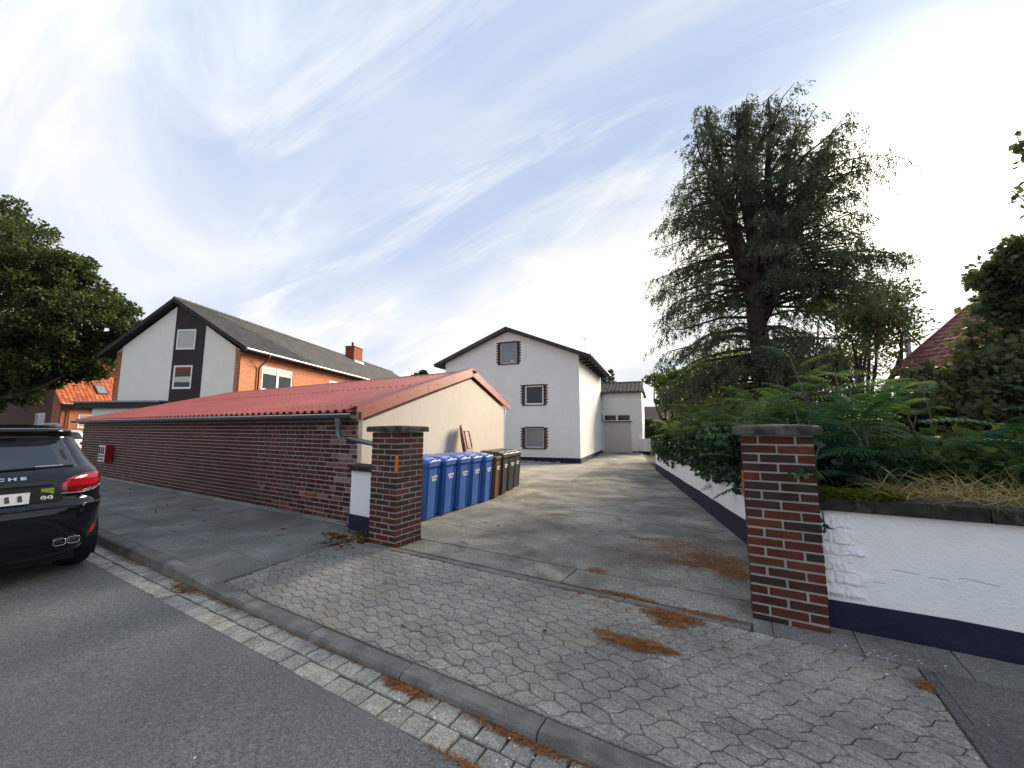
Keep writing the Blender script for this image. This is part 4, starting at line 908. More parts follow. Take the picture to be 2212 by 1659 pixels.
MB().tube([F(eR+.07,-.3,zE-.04),F(eR+.07,12.3,zE-.04)], .07, 8).build('roof_gutter', 'zinc', LH)
MB().tube([F(.5,.55,zE-.1),F(.1,.45,zE-.6),F(.1,.45,.1)], .05, 8).build('downpipe', 'copper_pipe', LH)
n_ = uu.cross(vv).normalized(); pz = Vector(F(eR,2.35,zE))+vv*.17; e1 = uu.normalized(); e2 = vv.normalized(); fr_ = lambda x,y,z: tuple(pz+e1*x+e2*z-n_*(y-.06))
sk = MB().box(0,.78,-.06,.1,0,1.15,fr_).build('skylight', 'zinc_dark', LH); MB().box(.08,.70,-.075,-.06,.08,1.07,fr_).build('pane', 'glass_sky', sk)
# ---------------------------------------------------------------- house on the right behind the vine
RHs = thing('plum_tiled_house', 'house with steep plum red tiled roof behind the vine thicket', 'house', (5.09, 19.11, -.1), R(-48)); F = HF(RHs)
SLP = .64; ze = 3.78; zz_ = lambda y: ze+SLP*y
mb = MB(); mb.box(.35,10.6,.7,15.3,0,3.9,F); mb.build('walls', 'brick_red', RHs)
mb = MB(); mb.quad(F(.35,.7,3.9),F(.35,15.3,3.9),F(.35,8,zz_(8)-.2)); mb.quad(F(10.6,.7,3.9),F(10.6,15.3,3.9),F(10.6,8,zz_(8)-.2)); mb.build('gable', 'brick_red', RHs)
slabroof(RHs, 'roof_deck', 'soffit', [F(0,0,ze-.06),F(11,0,ze-.06),F(11,8,zz_(8)-.06),F(0,8,zz_(8)-.06)], .12); slabroof(RHs, 'roof_deck', 'tile_plum', [F(0,16,ze-.06),F(11,16,ze-.06),F(11,8,zz_(8)-.06),F(0,8,zz_(8)-.06)], .12)
vv = Vector(F(0,8,zz_(8)))-Vector(F(0,0,ze)); uu = Vector(F(1,0,0))-Vector(F(0,0,0)); LV = vv.length
tile_roof(RHs, 'tile_plum', F(-.02,-.02,ze-.03), uu, vv, 36, 27, .30, LV/27)
MB().prism([F(-.05,-.02,ze-.2),F(-.05,8,zz_(8)-.2),F(-.05,8,zz_(8)+.05),F(-.05,-.02,ze+.05)], Vector(F(.05,0,0))-Vector(F(0,0,0))).build('verge_board', 'tile_plum', RHs)
MB().tube([F(0,8,zz_(8)+.04),F(11,8,zz_(8)+.04)], .12, 6).build('ridge', 'tile_plum', RHs)
FP = thing('steel_flue', 'slim shiny steel flue pipe beside the plum red roof', 'flue', (6.5,22.2,-.2)); MB().tube([(6.5,22.2,-.2),(6.5,22.2,6.55)], .10, 10).build('pipe', 'zinc_light', FP, smooth=True); MB().tube([(6.5,22.2,6.5),(6.5,22.2,6.6)], .125, 10).build('pipe_rim', 'zinc_light', FP)
# low dark roof far behind the fence
BR = thing('distant_bungalow', 'low dark roofed bungalow far behind the board fence', 'house', (-4.5,44,-.3), R(9)); F = HF(BR)
MB().box(-7,7,0,7,0,2.7,F).build('walls', 'brick_dark', BR); slabroof(BR,'roof','tile_brown',[F(-7.5,-.5,2.6),F(7.5,-.5,2.6),F(7.5,3.5,4.4),F(-7.5,3.5,4.4)],.15); slabroof(BR,'roof','tile_brown',[F(-7.5,7.5,2.6),F(7.5,7.5,2.6),F(7.5,3.5,4.4),F(-7.5,3.5,4.4)],.15)
# small dark roof seen past the ridge of the orange house
DR = thing('rear_barn', 'dark roofed barn peeking out behind the orange brick house', 'barn', (-30,47,-.3), R(20)); F = HF(DR)
MB().box(-8,8,0,8,0,5.6,F).build('walls', 'brick_dark', DR); slabroof(DR,'roof','tile_dark',[F(-8.5,-.5,5.5),F(8.5,-.5,5.5),F(8.5,4,8.3),F(-8.5,4,8.3)],.15); slabroof(DR,'roof','tile_dark',[F(-8.5,8.5,5.5),F(8.5,8.5,5.5),F(8.5,4,8.3),F(-8.5,4,8.3)],.15)
# ---------------------------------------------------------------- wheelie bins (local: front = -y, origin under the front bottom edge centre)
def rrect(w, d, r, y0, z, n=5):
    pts = []
    for cx, cy, a0 in ((w/2-r, y0+r, -90), (w/2-r, y0+d-r, 0), (-w/2+r, y0+d-r, 90), (-w/2+r, y0+r, 180)):
        for k in range(n+1): a = R(a0+90*k/n); pts.append((cx+r*math.cos(a), cy+r*math.sin(a), z))
    return pts
def loft(mb, rings, cap0=True, cap1=True):
    i0 = len(mb.v); m = len(rings[0])
    for r in rings: mb.v += r
    for k in range(len(rings)-1):
        for j in range(m): q = i0+k*m; mb.f.append((q+j, q+(j+1) % m, q+m+(j+1) % m, q+m+j))
    if cap0: mb.f.append(tuple(range(i0+m-1, i0-1, -1)))
    if cap1: e = i0+(len(rings)-1)*m; mb.f.append(tuple(range(e, e+m)))
def text_mesh(txt, size, name='lettering', spacing=1.0, bold=.0):
    cu = bpy.data.curves.new('txt', 'FONT'); cu.body = txt; cu.size = size; cu.align_x = 'CENTER'; cu.align_y = 'CENTER'; cu.extrude = .0015; cu.resolution_u = 2; cu.space_character = spacing; cu.space_line = .85; cu.offset = bold
    o = bpy.data.objects.new('txt', cu); COL.objects.link(o); bpy.context.view_layer.update()
    me = bpy.data.meshes.new_from_object(o.evaluated_get(bpy.context.evaluated_depsgraph_get())); bpy.data.objects.remove(o); me.materials.clear(); me.name = name; return me
TXT = text_mesh('Landkreis\nGifhorn', .062, bold=.0015)
Hb, Db = .965, .68
def lid_mesh(w):
    mb = MB()
    loft(mb, [rrect(w+.012,.73,.045,-.075,0), rrect(w+.022,.74,.05,-.08,.004), rrect(w+.022,.74,.05,-.08,.030), rrect(w+.004,.72,.05,-.07,.040), rrect(w-.005,.70,.05,-.06,.062), rrect(w-.03,.66,.05,-.04,.072)])
    # raised dome, higher towards the hinge
    loft(mb, [[(x, y, z+max(0,(y-.02))*.05) for x, y, z in rrect(w-.06,.56,.07,.03,.070)], [(x, y, z+max(0,y)*.05) for x, y, z in rrect(w-.10,.50,.07,.06,.092)]])
    for s in (-1, 1): mb.tube([(s*(w/2-.09),-.055,.060),(s*(w/2-.09),-.085,.074),(s*(w/2-.09)-s*.05,-.085,.074),(s*(w/2-.09)-s*.05,-.055,.060)], .010, 6)
    return mb
def make_bin(w, bmat, lmat, label, group, loc, rz, open_lid=False, zoff=0):
    t = thing('wheelie_bin', label, 'bin', loc, rz, group)
    mb = MB(); tp = .80
    def ring(z, k, ins=0): ww = lerp(w*tp, w-.03, k)-ins; dd = lerp(.50, Db, k)-ins; return rrect(ww, dd, .05, lerp(0,-.055,k)+ins/2, z)
    loft(mb, [ring(.012,0,.02), ring(.03,.01), ring(.30,.30), ring(.60,.62), ring(.86,.90), ring(.865,.93), ring(.905,.95)], True, False)
    loft(mb, [rrect(w-.03,Db,.05,-.06,.90), rrect(w+.004,.71,.05,-.072,.912), rrect(w+.004,.71,.05,-.072,.958), rrect(w-.02,.685,.05,-.06,Hb)], True, True)
    body = mb.build('body', bmat, t, world=False, smooth=False)
    nk = 7
    for k in range(nk):                                         # stiffening teeth under the rim and corner ribs
        x = lerp(-w/2+.07, w/2-.07, k/(nk-1)); 
        MB().prism([(x-.008,-.050,.90),(x-.008,-.068,.90),(x-.008,-.050,.855)], (.016,0,0)).build('rib', bmat, body, world=False)
    for s in (-1, 1):
        MB().prism([(s*(w*tp/2-.045),-.004,.05),(s*(w*tp/2-.02),-.004,.05),(s*(w/2-.045),-.058,.86),(s*(w/2-.07),-.058,.86)], (0,-.010,0)).build('rib', bmat, body, world=False)
        wh = MB(); wh.lathe([(.0,-.022),(.06,-.022),(.095,-.018),(.098,0),(.095,.018),(.06,.022),(.0,.022)], lambda a,b,h,s=s: (s*(w/2-.055)+h, .545+a, .10+b), 16); wh.build('wheel', 'rubber', t, world=False, smooth=True)
    MB().tube([(-w/2+.06,.545,.10),(w/2-.06,.545,.10)], .012, 6).build('axle', 'zinc', t, world=False)
    MB().tube([(-w/2+.05,.66,Hb-.01),(-w/2+.05,.71,Hb+.01),(w/2-.05,.71,Hb+.01),(w/2-.05,.66,Hb-.01)], .016, 8).build('handle', bmat, t, world=False)
    lid = lid_mesh(w).build('lid', lmat, t, world=False)
    if open_lid:                                                # hinged open about the rear edge, leaning back
        hy, hz = .66, Hb+.02
        lid.matrix_basis = Matrix.Translation((0, hy, hz)) @ Matrix.Rotation(R(-103), 4, 'X') @ Matrix.Translation((0, -hy, -.02))
        ins = MB(); loft(ins, [rrect(w-.06,.62,.05,-.03,-.002), rrect(w-.10,.56,.05,0,.0)], True, True); ins.build('lid_lining', 'brown_lid', lid, world=False)
        gr = MB()
        for a, b, c, d in ((-.16,.16,.06,.08),(-.16,.16,.48,.50),(-.16,-.14,.08,.48),(.14,.16,.08,.48)): gr.box(a,b,c,d,-.020,-.003)
        gr.build('lid_rib', 'brown_bin', lid, world=False)
        MB().box(-w/2+.03,w/2-.03,-.02,.60,.90,.968).build('mouth', 'car_trim', t, world=False)
    else: lid.location = (0, 0, Hb-.005)
    tx = link('lettering', TXT, 'print_white', t, False); tilt = math.atan2(.055, .95); tx.matrix_basis = Matrix.Translation((.03, -.046, .70)) @ Matrix.Rotation(R(90)+tilt*1.0, 4, 'X')
    return t
BRZ = R(90)+math.atan2(GN.y, GN.x)
def bin_at(X, Y, *a, **k): return make_bin(*a[:5], (X, Y, gz(Y)+.001), BRZ+R(random.uniform(-3.5,3.5)), **k)
bl = ['blue wheelie bin half hidden behind the weathered brick pillar', 'second blue wheelie bin of the row counted from the weathered pillar', 'middle blue wheelie bin of the five in the row', 'fourth blue wheelie bin of the row counted from the weathered pillar', 'blue wheelie bin standing right next to the brown bin']
for (x, y), lb in zip([(-4.68,5.27),(-4.73,5.79),(-4.78,6.30),(-4.84,6.81),(-4.88,7.32)], bl): bin_at(x, y, .48, 'blue_bin', 'blue_lid_toplit', lb, 'wheelie bins along the garage wall')
bin_at(-4.97, 7.86, .48, 'brown_bin', 'brown_lid', 'brown wheelie bin with its lid thrown open against the wall', 'wheelie bins along the garage wall', open_lid=True)
for (x, y), lb in zip([(-5.14,8.50),(-5.33,9.16),(-5.55,9.84)], ['black wheelie bin standing right next to the brown bin', 'middle black wheelie bin of the three past the brown bin', 'black wheelie bin at the end of the row facing the white house']): bin_at(x, y, .58, 'black_bin', 'black_lid', lb, 'wheelie bins along the garage wall')
# ---------------------------------------------------------------- cars (local: x forward from the rear, y left, z up)
ZM = [(0,0),(.22,.25),(.45,.50),(.735,.845),(.96,1.095),(1.15,1.225),(1.5,1.525),(1.695,1.695),(2,2)]
def zmap(z): return pl(z, ZM)
class CarShape:
    def __init__(s, lx=1, ly=1, lz=1, n=6.0): s.l = (lx, ly, lz); s.n = n
    T = [(.22,.28,4.6,.80),(.30,.12,4.75,.90),(.45,.03,4.83,.945),(.58,.0,4.85,.962),(.70,.0,4.84,.968),(.735,.02,4.82,.968),(.76,.075,4.8,.965),(.86,.085,4.76,.965),(.96,.10,4.62,.96),(1.04,.145,4.25,.945),(1.10,.20,3.75,.915),(1.15,.26,3.55,.885),(1.25,.36,3.32,.83),(1.38,.47,3.05,.775),(1.50,.56,2.82,.725),(1.555,.585,2.70,.70),(1.585,.47,2.60,.68),(1.612,.46,2.5,.665),(1.64,.62,2.38,.63),(1.67,.95,2.2,.56),(1.69,1.35,1.95,.42),(1.695,1.6,1.75,.15)]
    def par(s, z):
        z = z/s.l[2]; T = s.T
        for a, b in zip(T, T[1:]):
            if z <= b[0]: t = max(0, (z-a[0])/(b[0]-a[0])); return tuple(lerp(a[i], b[i], t) for i in (1,2,3))
        return T[-1][1:]
    def rear(s, y, z, off=0):
        xr_, xf, w = s.par(z); u = min(.999, abs(y)/s.l[1]/w); L = (xf-xr_)/2
        return ((xr_+L*(1-(1-u**s.n)**(1/s.n)))*s.l[0]-off, y, zmap(z/s.l[2])*s.l[2])
    def side(s, x, z, sg, off=0):
        xr_, xf, w = s.par(z); L = (xf-xr_)/2; u = min(.999, abs((x/s.l[0]-xr_-L)/L)); return (x, sg*(w*(1-u**s.n)**(1/s.n)*s.l[1]+off), zmap(z/s.l[2])*s.l[2])
    def body(s, wheels, wr):
        mb = MB(); zs = []
        T = s.T
        for a, b in zip(T, T[1:]):
            k = max(1, int((b[0]-a[0])/.045))
            for i in range(k): zs.append(lerp(a[0], b[0], i/k))
        zs.append(T[-1][0]); na = 120; rings = []
        for z in zs:
            xr_, xf, w = s.par(z*s.l[2]); L = (xf-xr_)/2; r = []
            for j in range(na):
                a = 2*math.pi*j/na; c, d = math.cos(a), math.sin(a); e = 2/s.n
                # even spacing: push samples towards long sides
                r.append(((xr_+L+L*math.copysign(abs(c)**e, c))*s.l[0], w*math.copysign(abs(d)**e, d)*s.l[1], zmap(z)*s.l[2]))
            rings.append(r)
        i0 = 0
        for r in rings: mb.v += r
        for k in range(len(rings)-1):
            for j in range(na):
                q = k*na; f = (q+j, q+(j+1) % na, q+na+(j+1) % na, q+na+j); c = [sum(mb.v[i][d] for i in f)/4 for d in range(3)]
                if abs(c[1]) > .5*s.l[1] and any(math.hypot(c[0]-wx, c[2]-wz) < wr+.045 for wx, wz in wheels): continue
                mb.f.append(f)
        mb.f.append(tuple(range(na-1,-1,-1))); mb.f.append(tuple(range((len(rings)-1)*na, len(rings)*na))); return mb
def patch(fn, rows, back=.02):
    """fn(u,z,off) surface; rows [(z, ua, ub)], closed thin shell 4 mm proud"""
    mb = MB(); n = 12; f = [[fn(lerp(a,b,i/n), z, .004) for i in range(n+1)] for z, a, b in rows]; k = [[fn(lerp(a,b,i/n), z, -back) for i in range(n+1)] for z, a, b in rows]
    mb.grid(f); ring = lambda g: g[0]+[r[-1] for r in g[1:]]+list(reversed(g[-1][:-1]))+[r[0] for r in reversed(g[1:-1])]
    A, B = ring(f), ring(k)
    for i in range(len(A)): j = (i+1) % len(A); mb.quad(A[i],A[j],B[j],B[i])
    return mb
def wheel(t, x, y, r, wd_, sg):
    tb = MB(); fr = lambda a,b,h: (x+a, y+h, r+b); w2 = wd_/2
    tb.lathe([(r*.62,-w2*.9),(r*.72,-w2),(r*.93,-w2*.95),(r*.99,-w2*.7),(r,-w2*.3),(r,w2*.3),(r*.99,w2*.7),(r*.93,w2*.95),(r*.72,w2),(r*.62,w2*.9),(r*.62,-w2*.9)], fr, 36)
    wh = tb.build('wheel', 'rubber', t, world=False, smooth=True)
    rm = MB(); o = sg*w2*.85; rm.lathe([(r*.62,o),(r*.60,o-sg*.03),(r*.56,o-sg*.05)], fr, 30); rm.lathe([(r*.16,o-sg*.01),(r*.12,o),(0,o)], fr, 16)
    for k in range(5):
        a = 2*math.pi*k/5
        for da in (-.16,.16): rm.prism([fr(r*.10*math.cos(a-.3),r*.10*math.sin(a-.3),o-sg*.03),fr(r*.10*math.cos(a+.3),r*.10*math.sin(a+.3),o-sg*.03),fr(r*.61*math.cos(a+da+.06),r*.61*math.sin(a+da+.06),o-sg*.03),fr(r*.61*math.cos(a+da-.06),r*.61*math.sin(a+da-.06),o-sg*.03)], (0,sg*.025,0))
    rm.build('rim', 'zinc_light', wh, world=False)
    hb = MB(); hb.lathe([(0,o-sg*.08),(r*.6,o-sg*.08)], fr, 20); hb.build('brake', 'car_trim', wh, world=False)
def car(label, loc, rz, shp, paint, wheels, wr, suv):
    t = thing('parked_car', label, 'car', loc, rz); lx, ly, lz = shp.l
    body = shp.body(wheels, wr).build('body', paint, t, world=False, smooth=True)
    for wx, wz in wheels:
        for sg in (-1, 1):
            wheel(t, wx, sg*(.82*ly), wr, .27*ly, sg)
            ln = MB(); ln.lathe([(wr+.05,sg*.95*ly),(wr+.05,sg*.55*ly),(0,sg*.55*ly)], lambda a,b,h,wx=wx: (wx+a,h,max(.16,wr+b)), 24); ln.build('wheel_arch', 'car_trim', t, world=False)
    MB().box(.5*lx,4.4*lx,-.75*ly,.75*ly,.17,.30).build('underbody', 'car_trim', t, world=False)
    gl = patch(lambda y, z, o: shp.rear(y, z, o), [(z*lz, -w_*ly, w_*ly) for z, w_ in ((1.135,.74),(1.16,.755),(1.25,.735),(1.36,.70),(1.46,.665),(1.52,.64))]).build('rear_window', 'car_glass', t, world=False, smooth=False)
    for sg in (-1, 1):
        for a, b in ((.95,1.55),(1.62,2.45),(2.52,3.0)):
            patch(lambda x, z, o, sg=sg: shp.side(x, z, sg, o), [(1.17*lz, a*lx-.05, b*lx+.12), (1.28*lz, a*lx, b*lx+.06), (1.42*lz, a*lx+.06, b*lx-.02), (1.50*lz, a*lx+.12, b*lx-.14)]).build('side_window', 'car_glass', t, world=False)
        # lamp wraps round the corner
        lam = patch(lambda y, z, o, sg=sg: shp.rear(sg*y, z, o), [(z*lz, a*ly, b*ly) for z, a, b in ((.835,.54,.66),(.85,.52,.82),(.88,.505,.925),(.92,.505,.948),(.96,.53,.952),(1.0,.60,.945),(1.035,.69,.928),(1.06,.79,.905))])
        lo = lam.build('tail_lamp', 'lamp_red', t, world=False, smooth=False)
        patch(lambda y, z, o, sg=sg: shp.rear(sg*y, z, o+.003), [(.842*lz,.53*ly,.79*ly),(.868*lz,.515*ly,.90*ly),(.892*lz,.51*ly,.932*ly)]).build('lamp_lower_lens', 'lamp_red_dark', lo, world=False)
        sl_ = MB(); sl_.tube([shp.rear(sg*y*ly, z*lz, .010) for y, z in ((.50,.832),(.66,.826),(.78,.838),(.86,.868),(.925,.892))], .006, 5); sl_.build('lamp_trim', 'chrome', lo, world=False)
        patch(lambda y, z, o, sg=sg: shp.rear(sg*y, z, o+.002), [(.42*lz,.80*ly,.885*ly),(.455*lz,.775*ly,.895*ly),(.50*lz,.785*ly,.90*ly)]).build('bumper_reflector', 'reflector_red', t, world=False)
    lo_y = .0
    patch(lambda y, z, o: shp.rear(y, z, o-.001), [(.30*lz,-.80*ly,.80*ly),(.36*lz,-.86*ly,.86*ly),(.405*lz,-.80*ly,.80*ly)]).build('diffuser', 'car_trim', t, world=False)
    return t, body
S1 = CarShape(1, .955, 1); CARX, CARY = -6.2, .765
t, body = car('black SUV parked at the kerb, seen from behind, with bright lettering and stickers', (CARX, CARY, .0), math.pi, S1, 'car_black', [(.95,.37),(3.85,.37)], .37, True)
# number plate, recess, letters, stickers, exhausts, wiper, spoiler lamp
rs = lambda y, z, o=0: S1.rear(y, z, o)
patch(lambda y, z, o: S1.rear(y, z, o+.001), [(.765,-.46,.46),(.78,-.50,.50),(.88,-.47,.47),(.925,-.40,.40)]).build('plate_recess', 'car_trim', t, world=False)
patch(lambda y, z, o: S1.rear(y, z, o+.014), [(.928,-.42,.42),(.945,-.44,.44),(.962,-.42,.42)]).build('plate_light_bar', 'car_black', t, world=False)
pt = MB().box(.048,.058,-.26,.26,.885,.995).build('number_plate', 'plate', t, world=False)
rd = random.Random(3)
for k, y in enumerate((-.20,-.12,-.055,.04,.10,.17)):
    MB().prism([(.0465,y-.018,.91),(.0465,y+.012,.907),(.0465,y+.02,.967),(.0465,y-.006,.973)], (.003,0,0)).build('smudged_mark', 'plate_ink', pt, world=False)
LT = text_mesh('PORSCHE', .068, 'letters', 1.55, .0035)
x_, y_, z_ = S1.rear(0, 1.0); o = link('lettering', LT, 'chrome', t, False); o.matrix_basis = Matrix.Translation((S1.rear(.0,1.015)[0]-.008, 0, S1.rear(0,1.015)[2])) @ Matrix.Rotation(R(-90),4,'Z') @ Matrix.Rotation(R(90-26),4,'X') @ Matrix.Diagonal((1.15,.62,1,1))
MB().box(S1.rear(.38,.87)[0]-.006,S1.rear(.38,.87)[0]+.004,-.425,-.335,.955,1.02).build('sticker', 'sticker', t, world=False)
for y in (-.357,-.403):
    c = S1.rear(y, .808); s_ = MB(); s_.lathe([(0,-.006),(.021,-.006),(.021,.004)], lambda a,b,h,c=c: (c[0]+h, c[1]+a, c[2]+b), 14); st = s_.build('round_sticker', 'print_white', t, world=False)
    if y == -.357:
        q = MB(); q.lathe([(.006,-.0075),(.011,-.0075)], lambda a,b,h,c=c: (c[0]+h, c[1]+a, c[2]+b), 12); q.build('camera_icon', 'car_trim', st, world=False)
    else: MB().box(c[0]-.0075,c[0]-.0065,c[1]-.003,c[1]+.003,c[2]-.012,c[2]+.013).box(c[0]-.0075,c[0]-.0065,c[1]-.008,c[1]+.006,c[2]+.001,c[2]+.005).build('letter_icon', 'car_trim', st, world=False)
for sg in (-1, 1):
    for y in (.50, .605):
        ex = MB(); cx = S1.rear(sg*y, .44)[0]; prof = []
        for k in range(24):
            a = 2*math.pi*k/24; prof.append((math.copysign(abs(math.cos(a))**.55, math.cos(a))*.048, math.copysign(abs(math.sin(a))**.55, math.sin(a))*.036))
        rings = [[(cx+xo, sg*y+p*s_, .455+q*s_) for p, q in prof] for xo, s_ in ((.12,1),(-.02,1),(-.026,.95),(-.018,.88),(.10,.86))]
        loft(ex, rings, False, True); e_ = ex.build('exhaust_tip', 'chrome', t, world=False, smooth=True); MB().box(cx+.05,cx+.06,sg*y-.042,sg*y+.042,.425,.485).build('bore', 'rubber', e_, world=False)
wp = MB(); wp.tube([rs(-.05,1.14,.02),rs(-.30,1.155,.022),rs(-.58,1.16,.02)], .010, 6); wp.build('wiper', 'car_trim', t, world=False)
wp = MB(); wp.tube([rs(-.30,1.166,.03),rs(-.50,1.170,.03)], .007, 6); wp.build('wiper_blade', 'zinc_light', t, world=False)
patch(lambda y, z, o: S1.rear(y, z, o+.002), [(1.562,-.20,.20),(1.575,-.20,.20)]).build('brake_light', 'lamp_red_dark', t, world=False)
mb = MB(); mb.tube([rs(y,.715,.004) for y in [-.9+.06*i for i in range(31)]], .008, 6); mb.build('bumper_crease', 'car_black', t, world=False)
for sg in (-1, 1): MB().tube([(1.2,sg*.62,1.655),(1.5,sg*.64,1.70),(2.3,sg*.66,1.70),(2.7,sg*.66,1.63)], .016, 6).build('roof_rail', 'zinc', t, world=False)
for sg in (-1, 1): MB().box(3.05,3.25,sg*1.0-.06,sg*1.0+.06,1.08,1.22).build('mirror', 'car_black', t, world=False, bevel=.03)
t2, b2 = car('white hatchback parked past the far end of the brick garage', (-24.9, 4.85, .09), math.pi, CarShape(.84,.90,.87), 'car_white', [(.78,.31),(3.15,.31)], .31, False)
# ---------------------------------------------------------------- foliage helpers
def unit(a): return a/np.maximum(1e-9, np.linalg.norm(a, axis=-1, keepdims=True))
def rnd(n, k=3): return RNG.normal(size=(n, k))
def leaf_quads(P, D, size, wr, fold=.15):
    n = len(P); D = unit(D); S = unit(np.cross(D, rnd(n))); Nn = np.cross(S, D); s = size[:, None]
    V = np.stack([P, P+D*s*.45+S*s*wr+Nn*s*fold*wr, P+D*s, P+D*s*.45-S*s*wr+Nn*s*fold*wr], 1)
    return V.reshape(-1, 3), np.arange(4*n).reshape(n, 4)
def crown(name, mat, root, parts):
    VV, FF, k = [], [], 0
    for V, F_ in parts: VV.append(V); FF.append(F_+k); k += len(V)
    return np_mesh(name, np.concatenate(VV), np.concatenate(FF), mat, root)
def blob(c, r, n, size, wr=.42, shell=.55, droop=.25, flat=(1,1,1)):
    """leaf clump in an ellipsoid, denser towards its skin"""
    d = unit(rnd(n)); q = (shell+(1-shell)*RNG.random(n)**.6); q *= 1+.16*np.sin(d[:,0]*7+c[0])*np.cos(d[:,1]*6+c[1]*2)
    P = np.array(c)+d*q[:,None]*np.array(r)*np.array(flat); D = d*.7+rnd(n)*.6; D[:,2] -= droop
    return leaf_quads(P, D, size*(.65+.7*RNG.random(n)), wr)
def limb_pts(a, b, n=6, bow=.1):
    a, b = np.array(a, float), np.array(b, float); L = np.linalg.norm(b-a); off = rnd(1)[0]*bow*L
    return [tuple(a+(b-a)*t+off*math.sin(math.pi*t)+np.array((0,0,.12*L*math.sin(math.pi*t)*.5))) for t in np.linspace(0,1,n)]
